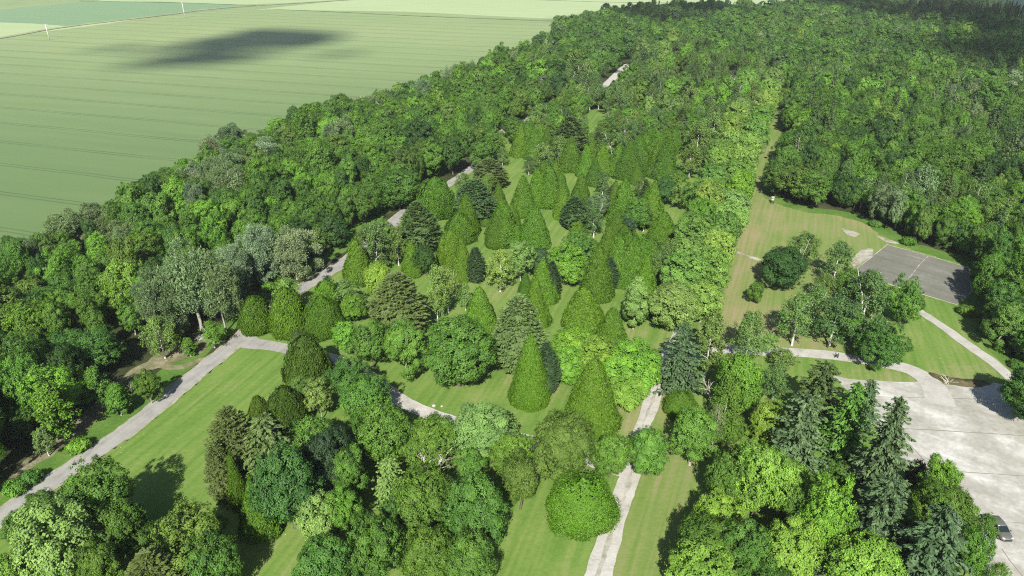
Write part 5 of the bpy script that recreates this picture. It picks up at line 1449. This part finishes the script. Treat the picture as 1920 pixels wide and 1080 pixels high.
# raised hide at the mouth of the ride
M['hide_white'] = plain('white painted boards', (0.46, 0.45, 0.42), 0.6, noise=0.12, scale=2)
M['hide_brown'] = plain('brown boards', (0.13, 0.10, 0.05), 0.8, noise=0.2)
M['dark_wood'] = plain('dark stained wood', (0.035, 0.04, 0.022), 0.8, noise=0.25)
def hide():
    p = G(1447.3, 382)
    root = empty('raised_hide', (p.x, p.y, 0.05), R(-12)); root.scale = (0.85, 0.85, 0.95)
    bm = bmesh.new()
    for s in ((-0.42, 0.0, 1.65), ):
        box(bm, (0, 0, 1.72), (0.86, 0.8, 0.95), None, 0.02)
    hut = bmobj('cabin', bm, M['hide_white'], root)
    bm = bmesh.new(); box(bm, (0.445, 0, 1.7), (0.03, 0.72, 0.85)); bmobj('side_board', bm, M['hide_brown'], hut)
    bm = bmesh.new(); box(bm, (-0.05, -0.412, 1.88), (0.5, 0.03, 0.24)); bmobj('lookout', bm, M['dark_wood'], hut)
    bm = bmesh.new(); box(bm, (0, 0, 2.24), (1.02, 0.98, 0.07), Matrix.Rotation(R(6), 3, 'X')); bmobj('roof', bm, M['hide_white'], root)
    for sx in (-1, 1):
        for sy in (-1, 1):
            bm = bmesh.new(); bar(bm, (sx * 0.62, sy * 0.6, -0.1), (sx * 0.36, sy * 0.33, 1.3), 0.075, 0.065, 6); bmobj('leg', bm, M['dark_wood'], root)
    bm = bmesh.new()
    for x in (-0.16, 0.16): bar(bm, (x, -0.95, -0.05), (x, -0.42, 1.28), 0.035, None, 6)
    for k in range(5): bar(bm, (-0.16, -0.86 + k * 0.1, 0.18 + k * 0.24), (0.16, -0.86 + k * 0.1, 0.18 + k * 0.24), 0.028, None, 6)
    bmobj('ladder', bm, M['dark_wood'], root)
    tag(root, 'small white boxed stand on splayed dark legs at the wood edge beside the ride', 'stand')
hide()

M['green_paint'] = plain('dark green paint', (0.02, 0.05, 0.028), 0.5, noise=0.2)
def trestle():
    p = G(1567.5, 671)
    root = empty('cross_barrier', (p.x, p.y, 0.1), R(-20))
    for y in (-0.2, 0.2):
        bm = bmesh.new()
        box(bm, (0, y, 0.46), (0.11, 0.06, 1.14), Matrix.Rotation(R(38), 3, 'Y').to_3x3(), 0.01)
        box(bm, (0.02, y + 0.062, 0.46), (0.13, 0.06, 1.12), Matrix.Rotation(R(-36), 3, 'Y').to_3x3(), 0.01)
        bmobj('cross_frame', bm, M['green_paint'], root)
    bm = bmesh.new(); bar(bm, (0, -0.3, 0.46), (0, 0.34, 0.46), 0.05, None, 8); bmobj('rail', bm, M['green_paint'], root)
    bm = bmesh.new(); box(bm, (0.33, 0.03, 0.55), (0.07, 0.34, 0.62), None, 0.01); bmobj('board', bm, M['green_paint'], root)
    tag(root, 'small dark green X-shaped barrier standing alone on the limestone path', 'barrier')
trestle()

M['stone_white'] = plain('white stone', (0.5, 0.49, 0.45), 0.8, noise=0.15)
for px, py, r, lab in ((813.5, 762, 0.34, 'larger white stone on the grass beside the curving track'), (828, 762.5, 0.22, 'smaller white stone on the grass beside the curving track')):
    bm = bmesh.new(); bmesh.ops.create_icosphere(bm, subdivisions=2, radius=r)
    for v in bm.verts: v.co *= 1 + rngT.uniform(-0.18, 0.18); v.co.z *= 0.6
    o = bmobj('stone', bm, M['stone_white'], None); o.location = G(px, py) + Vector((0, 0, r * 0.35 + 0.04)); tag(o, lab, 'stone', 'white stones by the track')

# low bank of dug soil and a heap of sticks at the top of the yard
def bank():
    P = spline([G(1742, 700), G(1762, 709), G(1790, 716), G(1820, 719), (G(1852, 717))], 0.5)
    V, F = [], []
    W = [(-1.5, 0.06), (-1.0, 0.25), (-0.5, 0.5), (0, 0.62), (0.5, 0.45), (1.0, 0.2), (1.5, 0.06)]
    n = len(P)
    for i, p in enumerate(P):
        d = (P[min(i + 1, n - 1)] - P[max(i - 1, 0)]).normalized(); s = Vector((-d.y, d.x, 0))
        e = math.sin(math.pi * min(1, (i + 0.5) / n)) ** 0.5
        for w, z in W:
            q = p + s * (w * e + rngT.uniform(-0.12, 0.12))
            V.append((q.x, q.y, 0.03 + z * e * rngT.uniform(0.6, 1.3)))
    k = len(W)
    for i in range(n - 1):
        for j in range(k - 1): F.append((i * k + j + 1, i * k + j, (i + 1) * k + j, (i + 1) * k + j + 1))
    o = structure(meshobj('earth_bank', V, F, M['soil'], None, True))
    bm = bmesh.new()
    c = G(1777, 720)
    rg = random.Random(4)
    for k in range(16):
        a = rg.uniform(0, 6.28); l = rg.uniform(1.0, 2.4)
        b0 = Vector((rg.uniform(-0.5, 0.5), rg.uniform(-0.5, 0.5), 0.1)); b1 = b0 + Vector((math.cos(a) * l * 0.7, math.sin(a) * l * 0.7, rg.uniform(0.3, 1.1)))
        bar(bm, b0, b1, 0.05, 0.025, 5)
    o = bmobj('stick_pile', bm, M['bark_dead'], None); o.location = c + Vector((0, 0, 0.1))
    tag(o, 'heap of pale sticks on the soil bank above the yard', 'stick pile')
bank()

# the parked car
M['car_paint'] = plain('silver grey car paint', (0.20, 0.195, 0.175), 0.3, 0.5, 0.5)
M['car_dark'] = plain('dark plastic', (0.02, 0.022, 0.022), 0.5)
M['car_glass'] = plain('tinted car glass', (0.012, 0.02, 0.018), 0.06, 0.0, 0.8)
M['tyre'] = plain('tyre rubber', (0.018, 0.018, 0.018), 0.85)
M['rim'] = plain('alloy rim', (0.4, 0.4, 0.4), 0.3, 0.8)
M['lamp_lens'] = plain('headlamp lens', (0.7, 0.72, 0.72), 0.08, 0.1, 0.8)
def loft(bm, rings):
    R_ = [[bm.verts.new(v) for v in r] for r in rings]
    n = len(R_[0])
    for a, b in zip(R_[:-1], R_[1:]):
        for i in range(n): bm.faces.new((a[i], a[(i + 1) % n], b[(i + 1) % n], b[i]))
    bm.faces.new(R_[0][::-1]); bm.faces.new(R_[-1])
    bmesh.ops.recalc_face_normals(bm, faces=bm.faces)

def car():
    front = G(1888, 1019); back = G(1867, 993)
    d = (front - back); hd = math.atan2(d.y, d.x)
    c = front - Vector((math.cos(hd), math.sin(hd), 0)) * 2.05
    root = empty('parked_car', (c.x, c.y, 0.09), hd)
    st = [(-2.08, 0.62, 0.42, 0.78), (-2.0, 0.80, 0.30, 0.95), (-1.6, 0.86, 0.24, 1.0), (-0.8, 0.88, 0.22, 0.98), (0.4, 0.88, 0.22, 0.96), (1.0, 0.87, 0.23, 0.93), (1.55, 0.84, 0.25, 0.84), (1.9, 0.76, 0.28, 0.74), (2.06, 0.60, 0.36, 0.62)]
    rings = []
    for x, w, z0, z1 in st:
        m = (z0 + z1) / 2
        rings.append([(x, -w * 0.9, z0), (x, -w, z0 + 0.12), (x, -w, m + 0.08), (x, -w * 0.93, z1 - 0.03), (x, -w * 0.55, z1 + 0.03), (x, 0, z1 + 0.045), (x, w * 0.55, z1 + 0.03), (x, w * 0.93, z1 - 0.03), (x, w, m + 0.08), (x, w, z0 + 0.12), (x, w * 0.9, z0)])
    bm = bmesh.new(); loft(bm, rings); body = bmobj('body', bm, M['car_paint'], root, True)
    # cabin: glasshouse below, painted roof above
    gl = [(-1.92, 0.70, 0.94, 1.02), (-1.62, 0.74, 0.94, 1.40), (-0.6, 0.76, 0.94, 1.49), (0.25, 0.75, 0.93, 1.43), (1.02, 0.74, 0.92, 0.97)]
    rings = [[(x, -w * 1.06, zb), (x, -w * (1.06 - 0.32 * (zt - zb)), zt), (x, 0, zt + 0.03), (x, w * (1.06 - 0.32 * (zt - zb)), zt), (x, w * 1.06, zb)] for x, w, zb, zt in gl]
    bm = bmesh.new(); loft(bm, rings); bmobj('window', bm, M['car_glass'], root)
    rf = [(-1.72, 0.62, 1.33), (-1.5, 0.64, 1.44), (-0.6, 0.665, 1.515), (0.1, 0.66, 1.475), (0.32, 0.64, 1.42)]
    rings = [[(x, -w, z - 0.03), (x, -w, z + 0.01), (x, -w * 0.5, z + 0.04), (x, 0, z + 0.05), (x, w * 0.5, z + 0.04), (x, w, z + 0.01), (x, w, z - 0.03)] for x, w, z in rf]
    bm = bmesh.new(); loft(bm, rings); bmobj('roof', bm, M['car_paint'], root, True)
    for s in (-1, 1):
        bm = bmesh.new()
        bar(bm, (0.30, s * 0.655, 1.42), (1.04, s * 0.775, 0.97), 0.045, None, 6)
        bar(bm, (-0.55, s * 0.69, 1.46), (-0.55, s * 0.81, 0.95), 0.04, None, 6)
        bar(bm, (-1.62, s * 0.65, 1.38), (-1.95, s * 0.75, 0.98), 0.05, None, 6)
        bmobj('pillar', bm, M['car_paint'], root)
        bm = bmesh.new(); box(bm, (0.78, s * 0.96, 1.0), (0.12, 0.2, 0.13), None, 0.03); bmobj('mirror', bm, M['car_dark'], root)
        bm = bmesh.new(); box(bm, (1.86, s * 0.60, 0.70), (0.24, 0.28, 0.13), Matrix.Rotation(R(-22) * s, 3, 'Z'), 0.03); bmobj('headlight', bm, M['lamp_lens'], root)
        bm = bmesh.new(); box(bm, (-1.98, s * 0.66, 0.82), (0.1, 0.2, 0.24), None, 0.03); bmobj('tail_light', bm, plain('red lens', (0.3, 0.01, 0.01), 0.2), root)
        bm = bmesh.new(); box(bm, (-0.05, s * 0.895, 0.33), (2.2, 0.03, 0.14), None, 0.01); bmobj('sill', bm, M['car_dark'], root)
        for x in (-1.28, 1.30):
            bm = bmesh.new(); bar(bm, (x, s * 0.70, 0.31), (x, s * 0.905, 0.31), 0.315, None, 20); w = bmobj('wheel', bm, M['tyre'], root)
            bm = bmesh.new(); bar(bm, (x, s * 0.90, 0.31), (x, s * 0.925, 0.31), 0.2, 0.17, 14); bmobj('rim', bm, M['rim'], w)
    bm = bmesh.new(); box(bm, (2.03, 0, 0.5), (0.1, 0.95, 0.16), None, 0.03); bmobj('grille', bm, M['car_dark'], root)
    bm = bmesh.new(); box(bm, (2.03, 0, 0.31), (0.1, 1.15, 0.09), None, 0.02); bmobj('bumper', bm, M['car_dark'], root)
    tag(root, 'silver grey hatchback parked on the pale yard, half hidden by a young tree', 'car')
car()

# ---------------------------------------------------------------- clouds high behind the camera, whose shade lies on the field and the far wood
M['cloud'] = plain('cloud', (0.9, 0.9, 0.9), 1.0, spec=0.0)
def cloud(spots, seed):
    """spots: (column, row, half width px, half height px, number of puffs, puff radius m)"""
    rg = random.Random(seed)
    bm0 = bmesh.new(); bmesh.ops.create_icosphere(bm0, subdivisions=1, radius=1.0)
    base = [tuple(v.co) for v in bm0.verts]; bm0.verts.index_update(); fc = [tuple(v.index for v in f.verts) for f in bm0.faces]; bm0.free()
    V, F = [], []
    for cx, cy, hw, hh, n, r in spots:
        for k in range(n):
            a = rg.uniform(0, 6.28); q = math.sqrt(rg.random())
            p = G(cx + hw * q * math.cos(a), cy + hh * q * math.sin(a)) + SUNV * (4400 + rg.uniform(-120, 120))
            s = r * rg.uniform(0.6, 1.4); i0 = len(V)
            for b in base: V.append((p.x + b[0] * s * rg.uniform(0.85, 1.15), p.y + b[1] * s * rg.uniform(0.85, 1.15), p.z + b[2] * s * 0.6))
            F += [tuple(i + i0 for i in f) for f in fc]
    return structure(meshobj('cloud', V, F, M['cloud'], None, True))
cloud([(565, 72, 40, 11, 170, 13), (530, 78, 50, 9, 60, 13), (595, 68, 28, 6, 34, 9), (490, 76, 66, 10, 84, 12), (420, 80, 56, 7, 40, 11), (505, 60, 56, 4, 36, 9), (375, 112, 66, 6, 52, 9), (300, 118, 46, 4, 30, 8), (455, 105, 52, 4, 34, 8), (395, 97, 60, 7, 22, 9), (215, 91, 24, 3, 10, 7), (285, 96, 30, 3, 10, 7), (630, 101, 24, 2, 4, 7)], 3)
cloud([(1900, 10, 150, 14, 120, 26), (1860, 60, 130, 22, 34, 20), (1700, 40, 90, 18, 18, 20), (1850, 115, 120, 20, 16, 16), (1560, 20, 80, 10, 9, 22), (1250, 40, 160, 18, 26, 20)], 4)

# ---------------------------------------------------------------- the air
def haze():
    bm = bmesh.new(); box(bm, (0, 6700, 49), (19000, 15000, 100))
    m = bpy.data.materials.new('haze'); m.use_nodes = True; nt = m.node_tree
    nt.nodes.remove(nt.nodes['Principled BSDF'])
    v = nt.nodes.new('ShaderNodeVolumePrincipled')
    v.inputs['Color'].default_value = (0.86, 0.92, 0.95, 1); v.inputs['Density'].default_value = 0.00009; v.inputs['Anisotropy'].default_value = 0.2
    nt.links.new(v.outputs[0], nt.nodes['Material Output'].inputs['Volume'])
    o = bmobj('haze', bm, m); o['kind'] = 'stuff'; tag(o, 'thin pale summer haze over fields and woods', 'haze')
haze()
